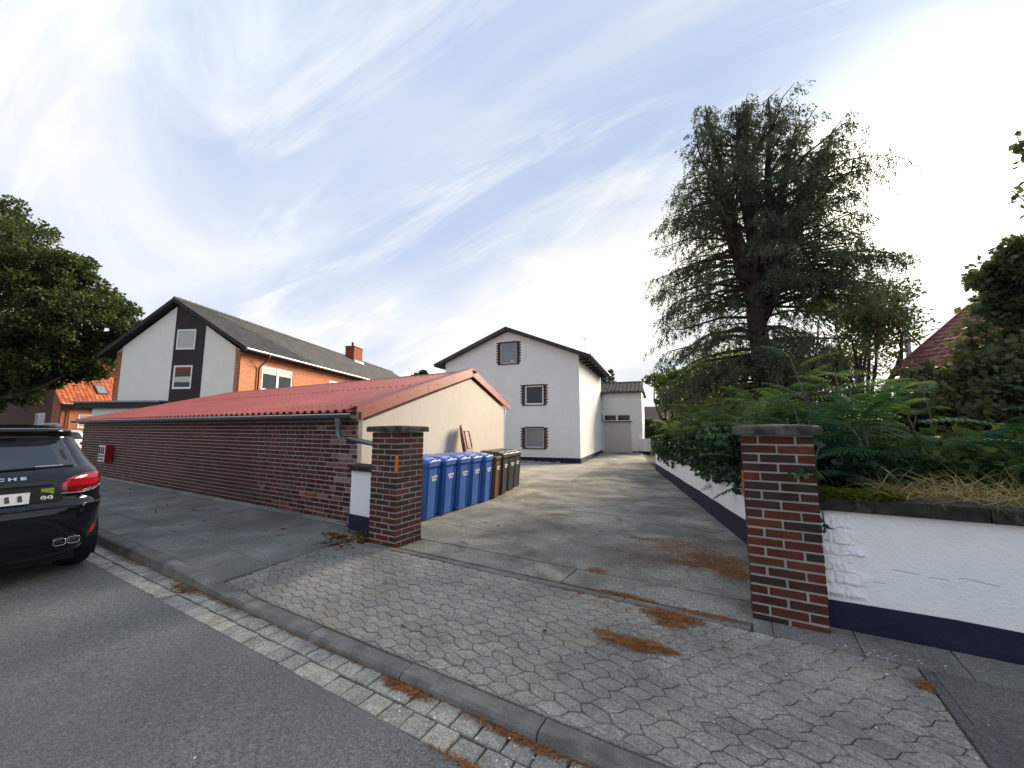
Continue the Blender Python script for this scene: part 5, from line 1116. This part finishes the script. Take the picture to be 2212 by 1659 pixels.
# ---------------------------------------------------------------- tall conifer
def conifer(base, label):
    T = thing('conifer_tree', label, 'tree', base); B = np.array(base); rv = np.array((.866,.5,0)); fv = np.array((-.5,.866,0)); up = np.array((0,0,1.))
    tk = MB(); Ht = 13.75
    env = lambda z: pl(z, ((1.5,2.6),(3,3.2),(5,3.6),(7,3.5),(9,3.35),(10,2.75),(11.2,1.7),(12.2,.7),(13,.25)))
    axis = []
    trunk = [(B+up*z+rv*(.03*z*math.sin(z*.9))) for z in (-.15,1,2,3,4,5,6,6.9)]; tk.tube([tuple(p) for p in trunk], [.40,.34,.31,.29,.28,.27,.27,.24], 12); axis.append((trunk, 2.2))
    lead = [(-1.15,.2,12.9),(-.62,-.4,12.3),(-.05,.1,12.95),(.70,-.25,12.7),(1.85,.2,12.3),(2.5,-.5,11.4),(-.9,.9,11.0),(.8,1.2,11.0),(1.5,-1.1,10.2),(-1.7,-.6,9.9)]
    for k, (r_, f_, zt_) in enumerate(lead):
        z0 = 5.2+.25*(k % 5); p0 = B+up*z0; pts = []
        for t in np.linspace(0,1,9):
            sp = t**.75 if abs(r_) < 1.3 else t**.95
            pts.append(p0+up*((zt_-z0)*t)+(rv*r_+fv*f_)*sp+rnd(1)[0]*.04)
        tk.tube([tuple(p) for p in pts], [.17*(1-t)**.8+.012 for t in np.linspace(0,1,9)], 8); axis.append((pts, z0+.5))
    tk.build('trunk', 'bark', T, smooth=True)
    br = MB(); LP, LD, LS = [], [], []
    def foliate(pts, a, L, dens=1.0, start=.22):
        """twigs with hanging sprays along a branch"""
        pts = np.array(pts); m = int(L*.85/.135*dens)
        for j in range(m):
            t = start+(1-start)*((j+RNG.random())/max(1, m))**.8; q = t*(len(pts)-1); i = min(int(q), len(pts)-2); p = pts[i]+(pts[i+1]-pts[i])*(q-i)
            sg = 1 if RNG.random() < .5 else -1; ang = sg*R(RNG.uniform(30,85)); ca, sa = math.cos(ang), math.sin(ang)
            d = np.array((a[0]*ca-a[1]*sa, a[0]*sa+a[1]*ca, RNG.uniform(-.75,.10))); l = RNG.uniform(.28,.75)*(1.15-.55*t)*min(1.1,.55+L*.18)
            k = max(3, int(l/.082)); sg_ = (np.arange(k)+RNG.random(k))/k; Q = p+d*(l*sg_)[:,None]; Q[:,2] -= .32*l*sg_**2; Q = Q+rnd(k)*.03
            dn = d*RNG.uniform(.15,.6)+rnd(k)*.28; dn[:,2] -= RNG.uniform(.7,1.5); dn = unit(dn); hl_ = RNG.uniform(.10,.34,k)*(.6+.5*t)
            m2 = 7; u_ = (np.arange(m2)+.3)/m2; W3 = (Q[:,None,:]+dn[:,None,:]*(hl_[:,None]*u_[None,:])[:,:,None]).reshape(-1,3)
            sd_ = unit(np.cross(dn, rnd(k))); sgn = np.where(np.arange(m2) % 2 == 0, 1., -1.); DD = (dn[:,None,:]*.9+sd_[:,None,:]*sgn[None,:,None]*.75).reshape(-1,3)
            LP.append(W3+rnd(len(W3))*.006); LD.append(DD+rnd(len(DD))*.22); LS.append(RNG.uniform(.045,.095,len(W3)))
            if l > .5 and RNG.random() < .45: br.tube([tuple(p), tuple(p+d*l*.55-up*.05*l), tuple(p+d*l-up*.3*l)], [.010,.007,.003], 4, False)
    for pts, zmin in axis:
        pts = np.array(pts); ln = np.linalg.norm(np.diff(pts,axis=0),axis=1).sum(); nb = int(ln*(15 if zmin < 3 else 4.0))
        for b in range(nb):
            t = RNG.random() if zmin > 3 else RNG.uniform(.30,1); q = t*(len(pts)-1); i = min(int(q), len(pts)-2); p = pts[i]+(pts[i+1]-pts[i])*(q-i); z = p[2]-B[2]
            if z < zmin-.1: continue
            off = p-B; off[2] = 0; az = RNG.uniform(0,2*math.pi); a = np.array((math.cos(az),math.sin(az),0.))
            if np.linalg.norm(off) > .3 and a@off < -.1*np.linalg.norm(off): a = -a
            # gap in the crown at mid height on the right
            rr = env(z)*RNG.uniform(.55,1.03); L = rr-max(0, a@off)
            if L < .35: L = RNG.uniform(.3,.6)
            rise = pl(z, ((2,.16),(5,.22),(8,.38),(11,.75),(13,1.2))); droop = pl(z, ((2,.52),(5,.46),(6,.40),(9,.40),(12,.34),(13,.25)))
            bp = [p+a*(L*s)+up*(L*(rise*s-droop*s*s))+rnd(1)[0]*.035*L*s for s in np.linspace(0,1,7)]
            br.tube([tuple(x) for x in bp], [max(.005,.018*L*(1-s)+.006) for s in np.linspace(0,1,7)], 5, False)
            bare = pl(z, ((3,.12),(5,.22),(6.5,.42),(9,.28),(12,.1)))
            foliate(bp, a, L, RNG.uniform(.55,1.25)*(1.35 if z < 5 else 1), bare)
        # clothe the leader itself
        if zmin > 3: foliate(pts[3:], np.array((1.,0,0)), ln*.5, 1.7, .0); foliate(pts[3:], np.array((0.,-1,0)), ln*.5, 1.7, .0); foliate(pts[6:], np.array((0.5,.8,0)), ln*.3, 2.4, .0)
    br.build('branches', 'bark', T)
    P, D, S = np.concatenate(LP), np.concatenate(LD), np.concatenate(LS)
    V1, F1 = leaf_quads(P, D, S, .26); h_ = RNG.random(len(P)) < .25; V2, F2 = leaf_quads(P[h_]+rnd(h_.sum())*.03, D[h_]+rnd(h_.sum())*.3, S[h_]*1.3, .12)
    crown('crown', 'leaf_conifer', T, [(V1,F1),(V2,F2)]); return len(P)*2
conifer((.90,14.25,-.16), 'tall dark multi-stemmed conifer with drooping sprays standing behind the sumac')
# ---------------------------------------------------------------- broadleaf trees
def tree(name, label, base, trunk_r, h_fork, blobs, n, size, mat, group=None, bark='bark', wr=.42, cat='tree', density=None):
    T = thing(name, label, cat, base, 0, group); B = np.array(base); tk = MB()
    f = B+np.array((0,0,h_fork)); tk.tube(limb_pts(B-np.array((0,0,.15)), f, 6, .03), [trunk_r*1.25,trunk_r,trunk_r*.95,trunk_r*.9,trunk_r*.85,trunk_r*.8], 10)
    parts = []
    tot = sum(r**2 for _, r in blobs)
    for c, r in blobs:
        c = B+np.array(c); tk.tube(limb_pts(f, c, 6, .12), [trunk_r*.45*(1-t)+.02 for t in np.linspace(0,1,6)], 6)
        for j in range(3): e = c+unit(rnd(1))[0]*r*.8; tk.tube([tuple(c-(c-f)*.15), tuple((c+e)/2+rnd(1)[0]*.1*r), tuple(e)], [.035*trunk_r*4,.02*trunk_r*4,.008], 4, False)
        m = int(n*r*r/tot); k = 9 if r < 1.6 else 17
        for j in range(k):
            cc = c+unit(rnd(1))[0]*r*RNG.uniform(.35,.95); parts.append(blob(cc, r*RNG.uniform(.38,.6)*(1 if k == 9 else .66), m//k, size, wr, .25, .25, (1,1,.75)))
    tk.build('trunk', bark, T, smooth=True); crown('crown', mat, T, parts); return T
rd = random.Random(6)
# oak on the left: centre from the view direction of pixel (20, 690) at 27 m
def cw(u, v, Y):      # point seen in the photograph's direction at depth Y (used to set real positions)
    x = (u-1106)/831; y = -(v-829.5)/831; p = R(6.5); yy = math.cos(p)-math.sin(p)*y; zz = math.sin(p)+math.cos(p)*y; k = Y/yy; x *= k; return (x*.866-Y*.5, x*.5+Y*.866, CAM_H+zz*k)
ob = cw(-60, 900, 27); OB = (ob[0], ob[1], -.1)
def rel(u, v, Y, base): p = cw(u, v, Y); return (p[0]-base[0], p[1]-base[1], p[2]-base[2])
bl_ = [(-260,560,28,3.2),(-150,520,26,3.2),(-40,500,27,3.2),(20,515,28.5,2.4),(60,560,26,2.6),(-60,620,25,3.2),(110,610,27,2.6),(170,600,28,1.9),(150,680,26,2.4),(215,655,28,1.8),(240,700,27.5,1.9),(270,665,28.5,1.0),(60,700,25,2.9),(-50,740,26,3.0),(120,755,26.5,2.4),(215,765,28,1.8),(30,800,25.5,2.3),(-60,830,26,2.4),(90,815,27,1.6),(160,800,27.5,1.5),(20,848,26,1.5),(205,812,28,.9),(-160,700,26,3.4),(262,735,28.5,1.1)]
tree('oak_tree', 'large dense dark green oak growing beside the orange tiled house', OB, .45, 4.2, [(rel(u,v,Y,OB), r) for u,v,Y,r in bl_], 125000, .19, 'leaf_oak')
def bush_tree(label, u, v, Y, rad, zc_, n, size, mat, hf=1.5, nb=9, name='broadleaf_tree', group=None, flat=.8, tr=.12):
    c = cw(u, v, Y); b = (c[0], c[1], gz(c[1])-.08); L = []
    for i in range(nb): d = unit(rnd(1))[0]*rad*RNG.uniform(.45,.85); L.append(((d[0], d[1], c[2]-b[2]+d[2]*flat), rad*RNG.uniform(.32,.55)))
    return tree(name, label, b, tr, hf, L, n, size, mat, group)
bush_tree('yellow green broadleaf tree behind the conifer and sumac hedge', 1545, 850, 23, 2.9, 3, 22000, .15, 'leaf_bush', 1.6, 14)
bush_tree('airy yellow green tree rising at the end of the drive hedge', 1445, 840, 21, 1.5, 3, 7000, .14, 'leaf_bush', 1.6, 8)
bush_tree('dark green shrub beside the white garage building corner', 1432, 935, 36, 1.9, 2, 9000, .15, 'leaf_far', .6, 9, 'garden_shrub')
bush_tree('dark bushy shrub against the board fence', 1462, 940, 25, 1.4, 2, 9000, .13, 'leaf_far', .6, 9, 'garden_shrub')
bush_tree('thin leafy fruit tree leaning out right of the conifer', 1850, 690, 15.5, 2.1, 4, 7500, .12, 'leaf_vine', 2.6, 12, 'fruit_tree')
bush_tree('distant treetop behind the orange house roof', 905, 812, 58, 1.6, 6, 3500, .3, 'leaf_far', 3, 6)
bush_tree('dark leafy tree in the garden behind the vine', 1760, 800, 19, 2.2, 3, 9000, .14, 'leaf_vine', 1.6, 9)
for u, v, lb in ((1303,806,'slender distant spruce above the outbuilding roof, next to the antenna'),(1319,808,'small distant spruce above the outbuilding roof, away from the house wall')):
    p = cw(u, v, 48); b = (p[0], p[1], -.3); T = thing('spruce_tree', lb, 'tree', b, 0, 'distant spruces'); MB().tube([b, (b[0],b[1],p[2]+.5)], [.18,.03], 6).build('trunk', 'bark', T); parts = []
    for z in np.arange(2, p[2]+.4, .45): r = .15+(p[2]+.8-z)*.22; parts.append(blob((b[0],b[1],z), r, 160, .28, .2, .3, .5, (1,1,.3)))
    crown('crown', 'leaf_far', T, parts)
# ---------------------------------------------------------------- sumac with pinnate fronds
def frond_template(np_=13):
    P, D, S = [], [], []
    for k in range(np_):
        t = .14+.86*k/(np_-1); base = np.array((t, 0, .16*t-.42*t*t)); l = .24*(math.sin(math.pi*(.18+.78*t)))**.7
        for s in (-1, 1): P.append(base); D.append((.42, s*1, -.28)); S.append(l)
    P, D, S = np.array(P), unit(np.array(D, float)), np.array(S); side = unit(np.cross(D, np.array((0,0,1.)))); w = .135*S[:,None]
    V = np.stack([P, P+D*S[:,None]*.4+side*w, P+D*S[:,None]-np.array((0,0,.035)), P+D*S[:,None]*.4-side*w], 1).reshape(-1,3)
    # terminal leaflet and stalk
    ts = np.linspace(0,1,6); st = np.stack([ts, 0*ts, .16*ts-.42*ts*ts],1); w_ = .008
    sv = []; 
    for a, b in zip(st, st[1:]): sv += [a+(0,w_,0), b+(0,w_,0), b-(0,w_,0), a-(0,w_,0)]
    return np.concatenate([V, np.array(sv)])
FT = frond_template(); FTF = np.arange(len(FT)).reshape(-1,4)
def fronds(pos, az, pitch, sc):
    """array of fronds -> V, F"""
    out = []
    for p, a, q, s in zip(pos, az, pitch, sc):
        ca, sa, cq, sq = math.cos(a), math.sin(a), math.cos(q), math.sin(q); roll = RNG.normal()*.25; cr, sr = math.cos(roll), math.sin(roll)
        v = FT*s*(1+rnd(len(FT))*.012); y = v[:,1]*cr-v[:,2]*sr; z = v[:,1]*sr+v[:,2]*cr; x = v[:,0]*cq-z*sq; z = v[:,0]*sq+z*cq
        out.append(np.stack([p[0]+x*ca-y*sa, p[1]+x*sa+y*ca, p[2]+z],1))
    V = np.concatenate(out); return V, np.arange(len(V)).reshape(-1,4)
def sumac(label, x, y, h, spread, nst, mat, fl=.74, nf=11, lo=.35):
    b = (x, y, gz(y)-.06); T = thing('sumac_shrub', label, 'shrub', b, 0, 'sumac shrubs along the walls'); tk = MB(); pos, az, pt, sc = [], [], [], []
    for s in range(nst):
        a = RNG.uniform(0,2*math.pi); r = spread*math.sqrt(RNG.random()); hh = h*RNG.uniform(.62,1.0); tip = np.array((x+r*math.cos(a), y+r*math.sin(a), b[2]+hh)); pts = limb_pts(b, tip, 6, .08); tk.tube(pts, [.022,.02,.018,.015,.012,.008], 5, False)
        for k in range(nf):
            t = lo+(1-lo)*(k+RNG.random())/nf; i = min(4, int(t*5)); p = np.array(pts[i])+(np.array(pts[i+1])-np.array(pts[i]))*(t*5-i)
            pos.append(p); az.append(RNG.uniform(0,2*math.pi)); pt.append(RNG.uniform(.1,.75) if t > .8 else RNG.uniform(-.15,.45)); sc.append(fl*RNG.uniform(.65,1.1))
    tk.build('stems', 'bark_grey', T); V, F_ = fronds(pos, az, pt, sc); np_mesh('fronds', V, F_, mat, T); return T
WX = wallx
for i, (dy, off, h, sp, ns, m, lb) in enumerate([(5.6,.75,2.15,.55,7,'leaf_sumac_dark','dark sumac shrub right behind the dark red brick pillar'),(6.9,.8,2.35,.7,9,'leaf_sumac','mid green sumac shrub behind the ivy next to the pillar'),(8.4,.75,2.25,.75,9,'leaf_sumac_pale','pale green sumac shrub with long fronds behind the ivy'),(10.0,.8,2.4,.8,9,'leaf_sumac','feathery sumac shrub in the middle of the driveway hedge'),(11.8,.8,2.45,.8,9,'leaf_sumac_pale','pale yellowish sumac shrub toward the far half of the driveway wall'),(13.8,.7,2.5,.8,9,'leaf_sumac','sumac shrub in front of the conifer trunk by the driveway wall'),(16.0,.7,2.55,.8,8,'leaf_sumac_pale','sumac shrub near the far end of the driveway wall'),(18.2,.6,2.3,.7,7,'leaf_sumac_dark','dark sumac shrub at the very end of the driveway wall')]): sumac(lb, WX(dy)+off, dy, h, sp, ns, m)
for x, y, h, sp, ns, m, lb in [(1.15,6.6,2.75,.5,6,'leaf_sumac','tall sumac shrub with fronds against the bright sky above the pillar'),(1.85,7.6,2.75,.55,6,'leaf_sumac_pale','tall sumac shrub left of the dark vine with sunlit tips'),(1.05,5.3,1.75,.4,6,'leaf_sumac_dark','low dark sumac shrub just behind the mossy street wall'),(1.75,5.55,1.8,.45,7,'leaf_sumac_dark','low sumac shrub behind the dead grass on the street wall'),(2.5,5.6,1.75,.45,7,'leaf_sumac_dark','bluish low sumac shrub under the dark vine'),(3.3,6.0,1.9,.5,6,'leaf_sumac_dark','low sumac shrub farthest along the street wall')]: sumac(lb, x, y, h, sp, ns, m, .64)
# ---------------------------------------------------------------- ivy over the driveway wall
IV = thing('ivy_hedge', 'glossy dark ivy spilling over the white driveway wall', 'ivy', (WX(10)+.3, 10, .7)); tk = MB(); parts = []
for k in range(150):
    Y = 5.0+13.4*RNG.random(); big = .30+.12*math.sin(Y*1.7); c = (WX(Y)+RNG.uniform(-.03,.75), Y, gz(Y)+1.0+RNG.uniform(-.06,.42)*(.55+.6*abs(math.sin(Y*.9+1)))); parts.append(blob(c, big*RNG.uniform(.6,1.1), 210, .085, .48, .35, .3, (1,1,.8)))
for k in range(46):                                             # trailing strands on the wall face
    Y = 4.9+13*RNG.random(); l = RNG.uniform(.06,.34)*(1.3 if RNG.random() < .25 else .8); x0 = WX(Y)-.075; z0 = gz(Y)+.96; m = int(30*l/.2)+6; s = RNG.random(m); P = np.stack([x0+RNG.normal(size=m)*.014-.01, Y+RNG.normal(size=m)*.05, z0-l*s], 1); D = rnd(m)*.6; D[:,0] -= .7; D[:,2] -= .5; parts.append(leaf_quads(P, D, RNG.uniform(.05,.085,m), .48)); tk.tube([(x0,Y,z0+.1),(x0-.01,Y+.02,z0-l*.5),(x0,Y-.01,z0-l)], .004, 4, False)
for k in range(12): Y = 5.2+k*1.1; tk.tube([(WX(Y)+.5,Y,gz(Y)),(WX(Y)+.3,Y+.1,gz(Y)+.9),(WX(Y)+.1,Y+.3,gz(Y)+1.1)], .02, 5, False)
crown('leaves', 'leaf_ivy', IV, parts); tk.build('stems', 'bark', IV)
# ivy sprig on the pillar
IS = thing('ivy_sprig', 'thin ivy sprig creeping round the dark red pillar', 'ivy', (.53,4.25,1.1)); parts = []; tk = MB()
for pts, m in (([(.57,4.30,1.2),(.56,4.05,1.25),(.54,3.852,1.28),(.46,3.855,1.33),(.36,3.855,1.25)],26),([(.58,4.2,1.15),(.565,4.0,1.0),(.56,3.9,.85)],22)):
    tk.tube(pts, .004, 4, False); pa = np.array(pts); q = RNG.random(m)*(len(pts)-1); i = q.astype(int); P = pa[i]+(pa[np.minimum(i+1,len(pts)-1)]-pa[i])*(q-i)[:,None]; D = rnd(m); D[:,1] = -abs(D[:,1])*.4; parts.append(leaf_quads(P+rnd(m)*.012-np.array((0,.008,0)), D, RNG.uniform(.035,.06,m), .48))
crown('leaves', 'leaf_ivy', IS, parts); tk.build('stems', 'bark', IS)
# ---------------------------------------------------------------- vine thicket on the right
VT = thing('vine_thicket', 'dark leafy vine thicket climbing high in front of the plum roof', 'vine', (3.1,7.9,.0)); tk = MB(); parts = []
vb = [(2000,880,6.3,.5),(2110,850,6.2,.5),(2165,790,6,.5),(2215,730,5.9,.55),(2250,640,5.8,.7),(2090,850,5.8,.6),(2170,810,5.6,.65),(2250,780,5.5,.7),(1985,900,6.1,.45),(2040,910,5.7,.55),(2120,900,5.4,.55),(2200,890,5.2,.6),(2205,680,6.0,.36),(2225,610,5.9,.36),(2230,540,5.8,.45),(2070,970,5.3,.45),(2160,980,5.0,.5),(2230,1000,4.8,.5),(1960,930,6,.4),(2180,740,6.1,.34),(2205,660,6.0,.40),(2235,690,5.9,.45),(2195,600,5.9,.34),(2040,840,6.4,.28),(1990,840,6.4,.22)]
for u, v, Y, r in vb:
    c = cw(u, v, Y)
    for j in range(6): cc = np.array(c)+rnd(1)[0]*r*.42; parts.append(blob(cc, r*RNG.uniform(.4,.62), 290, .085, .45, .3, .35, (1,1,.85)))
    tk.tube(limb_pts((c[0]+RNG.normal()*.2,c[1]+RNG.normal()*.2,.0), c, 7, .02), [.05,.04,.03,.025,.02,.014,.008], 5, False)
for k in range(26):                                             # loose shoots against the sky
    u0 = RNG.uniform(1960,2230); v0 = pl(u0, ((1950,830),(2010,800),(2080,770),(2140,680),(2230,530))); c = np.array(cw(u0, v0+30, 6)); a = np.array((-.6,-.1,0))*RNG.uniform(.2,1)+rnd(1)[0]*.15; L = RNG.uniform(.35,.8); pts = [c+a*L*t+np.array((0,0,L*(.9*t-.5*t*t))) for t in np.linspace(0,1,6)]; tk.tube([tuple(p) for p in pts], [.01,.009,.008,.006,.005,.003], 4, False)
    m = 16; t = RNG.random(m); P = np.array([c+a*L*q+np.array((0,0,L*(.9*q-.5*q*q))) for q in t])+rnd(m)*.03; D = rnd(m)*.6; D[:,2] -= .6; parts.append(leaf_quads(P, D, RNG.uniform(.08,.14,m), .42))
for (u1, v1), (u2, v2) in (((2260,450),(2195,290)),((2270,500),(2190,415)),((2260,380),(2200,305))):
    a, b = np.array(cw(u1,v1,5.6)), np.array(cw(u2,v2,5.6)); tk.tube([tuple(a), tuple((a+b)/2+np.array((0,0,.08))), tuple(b)], [.012,.009,.005], 4, False); m = 22; t = RNG.random(m)**.7; P = a+(b-a)*t[:,None]+rnd(m)*.04; D = rnd(m)*.6; D[:,2] -= .7; parts.append(leaf_quads(P, D, RNG.uniform(.09,.15,m), .40))
crown('leaves', 'leaf_vine', VT, parts); tk.build('stems', 'bark', VT, smooth=True)
# dark undergrowth behind the walls
ug = [blob((x, y, z), r, 420, .09, .42, .2, .2, (1,1,.8)) for x, y, z, r in [(RNG.uniform(.9,5.5), RNG.uniform(4.9,7.8), RNG.uniform(.5,1.35), RNG.uniform(.3,.55)) for _ in range(46)]]
o = crown('undergrowth', 'leaf_under', None, ug); tag(o, 'tangled dark undergrowth filling the bed behind the street wall', 'undergrowth', kind='stuff')
ug = [blob((WX(Y)+RNG.uniform(.7,3.4), Y, gz(Y)+RNG.uniform(.2,1.35)), RNG.uniform(.4,.65), 330, .11, .42, .2, .2) for Y in [RNG.uniform(5.5,19) for _ in range(70)]]
o = crown('hedge_undergrowth', 'leaf_bush', None, ug); tag(o, 'shadowy undergrowth filling the bed behind the driveway wall', 'undergrowth', kind='stuff')
# dead grass, moss, weeds on the street wall
def blades(n, x0, x1, y0, y1, zf, l0, l1, w, lean, up_):
    P = np.stack([RNG.uniform(x0,x1,n), RNG.uniform(y0,y1,n), np.zeros(n)], 1); P[:,2] = [zf(a,b) for a,b,_ in P]; az = RNG.uniform(0,2*math.pi,n); L = RNG.uniform(l0,l1,n); D = np.stack([np.cos(az)*lean, np.sin(az)*lean, np.full(n,up_)],1)+rnd(n)*.25; D = unit(D); S = unit(np.cross(D, rnd(n)))*w; mid = P+D*L[:,None]*.55; tip = P+D*L[:,None]; tip[:,2] -= L*.35*RNG.random(n); V = np.stack([P-S, P+S, mid+S, mid-S, mid-S, mid+S, tip+S*.15, tip-S*.15],1).reshape(-1,3)
    return V, np.arange(len(V)).reshape(-1,4)
V1, F1 = blades(520, 1.0, 1.95, 4.02, 4.5, lambda a,b: 1.10, .12, .46, .0022, .9, .55); o = np_mesh('dead_grass', V1, F1, 'straw'); tag(o, 'matted dry straw grass lying on the mossy wall coping', 'grass', kind='stuff')
mo = [blob((x, y, 1.12+.01*RNG.normal()), RNG.uniform(.05,.09), 260, .018, .5, .4, -.3, (1.4,.8,.45)) for x, y in [(RNG.uniform(.56,1.05), RNG.uniform(4.0,4.2)) for _ in range(24)]]
o = crown('moss_cushions', 'moss', None, mo); tag(o, 'yellow green moss cushions on the coping beside the pillar', 'moss', kind='stuff')
# ---------------------------------------------------------------- litter on the ground
def needles(name, label, spots, mat, l0, l1, wr, zf, lift=.006, cat='litter', tiltz=.12):
    Ps, n_ = [], 0
    for x, y, rx_, ry_, n in spots:
        r = np.sqrt(RNG.random(n))*(1+.35*np.sin(RNG.uniform(0,6.28,n)*3)); a = RNG.uniform(0,2*math.pi,n); X = x+rx_*r*np.cos(a); Y = y+ry_*r*np.sin(a); Z = np.array([zf(p,q) for p,q in zip(X,Y)])+lift+RNG.random(n)*.006; Ps.append(np.stack([X,Y,Z],1))
    P = np.concatenate(Ps); n = len(P); D = rnd(n); D[:,2] *= tiltz; D = unit(D); L = RNG.uniform(l0,l1,n)[:,None]; S = unit(np.cross(D, np.array((0,0,1.))+rnd(n)*.2))*L*wr
    V = np.stack([P-S, P+S, P+D*L+S*.4, P+D*L-S*.4],1).reshape(-1,3); o = np_mesh(name, V, np.arange(len(V)).reshape(-1,4), mat); tag(o, label, cat, kind='stuff'); return o
zsd = lambda a, b: gz(b) if b > 3.745 else pside(a, b)
zk = lambda a, b: 0.0
needles('needle_litter', 'rusty conifer needles drifted in patches at the driveway mouth', [(-.60,5.65,.55,.35,2600),(-.95,5.95,.5,.22,1100),(-.25,5.35,.35,.25,2600),(-.45,5.1,.3,.12,1100),(-.95,5.2,.6,.4,1100),(-.1,5.0,.18,.22,1500),(-.75,3.35,.55,.4,420),(-.2,3.4,.6,.3,260),(-1.3,3.6,.5,.12,260),(-1.0,3.79,.26,.045,1100),(-.55,3.58,.20,.085,1900),(-.28,3.74,.22,.05,900),(-.69,3.05,.17,.075,1100),(-.85,3.0,.2,.06,350),(-1.41,4.3,.12,.08,260),(.9,3.43,.05,.07,180),(-.4,6.6,.5,.7,1000),(-.9,4.6,.8,.5,900),(-.55,3.45,.13,.05,350),(-.52,3.06,.12,.03,250),(-.95,3.08,.14,.03,160)], 'needles', .012, .034, .09, zsd)
gs = [(-x*.36+1.2, 1.985+.004*math.sin(x), .17, .010, 55) for x in range(0, 27)]
needles('gutter_litter', 'brown needles and crumbs lining the groove along the kerb', gs+[(-1.92,1.95,.18,.035,650),(-1.1,1.96,.3,.02,420),(-.5,1.99,.3,.03,380),(-1.1,1.70,.35,.02,500),(-5.0,1.93,.28,.045,420),(-4.4,1.965,.4,.015,220),(-6.6,1.95,.5,.03,200)], 'needles', .012, .034, .10, zk, .004)
needles('leaf_litter', 'dark wet fallen leaves swept up by the wall stub', [(-4.85,3.68,.34,.10,330),(-4.7,3.85,.22,.08,220),(-5.1,3.9,.2,.08,90),(-4.75,3.45,.3,.12,70)], 'dead_leaf', .03, .075, .26, zsd, .004, 'litter', .3)
needles('fallen_leaves', 'few scattered fallen leaves on the footpath and road', [(-7.5,3.3,1.8,.5,26),(-10,3.6,2.5,.3,20),(-5.05,1.90,.22,.04,10),(-2.0,2.8,1.5,.5,8),(-2.8,6.0,1.2,.8,10)], 'dead_leaf', .035, .08, .28, lambda a,b: zsd(a,b) if b > 2.1 else 0, .005, 'litter', .2)
needles('stone_chips', 'tiny pale chips scattered over the paving by the street wall', [(.75,3.72,.35,.06,34),(0.2,2.8,1.0,.6,30),(-1.4,1.84,.8,.12,26),(-3.5,.8,3,.7,30)], 'print_white', .006, .016, .4, lambda a,b: zsd(a,b) if b > 2.1 else .003, .006)
V1, F1 = blades(200, -.45, -.30, 1.975, 1.995, lambda a,b: -.01, .015, .05, .0016, .6, .8); V2, F2 = blades(160, -4.35, -4.2, 2.12, 2.15, lambda a,b: pside(a,b)-.02, .012, .04, .0016, .6, .8); V3, F3 = blades(170, -4.9, -4.65, 3.84, 3.98, lambda a,b: .12, .03, .09, .003, .7, .7); V4, F4 = blades(120, -3.2, -1.0, 2.118, 2.13, lambda a,b: pside(a,b)-.02, .010, .03, .0015, .6, .8)
o = crown('kerb_weeds', 'weed', None, [(V1,F1),(V2,F2),(V3,F3),(V4,F4)]); tag(o, 'small green weeds sprouting from the kerb and wall joints', 'weeds', kind='stuff')
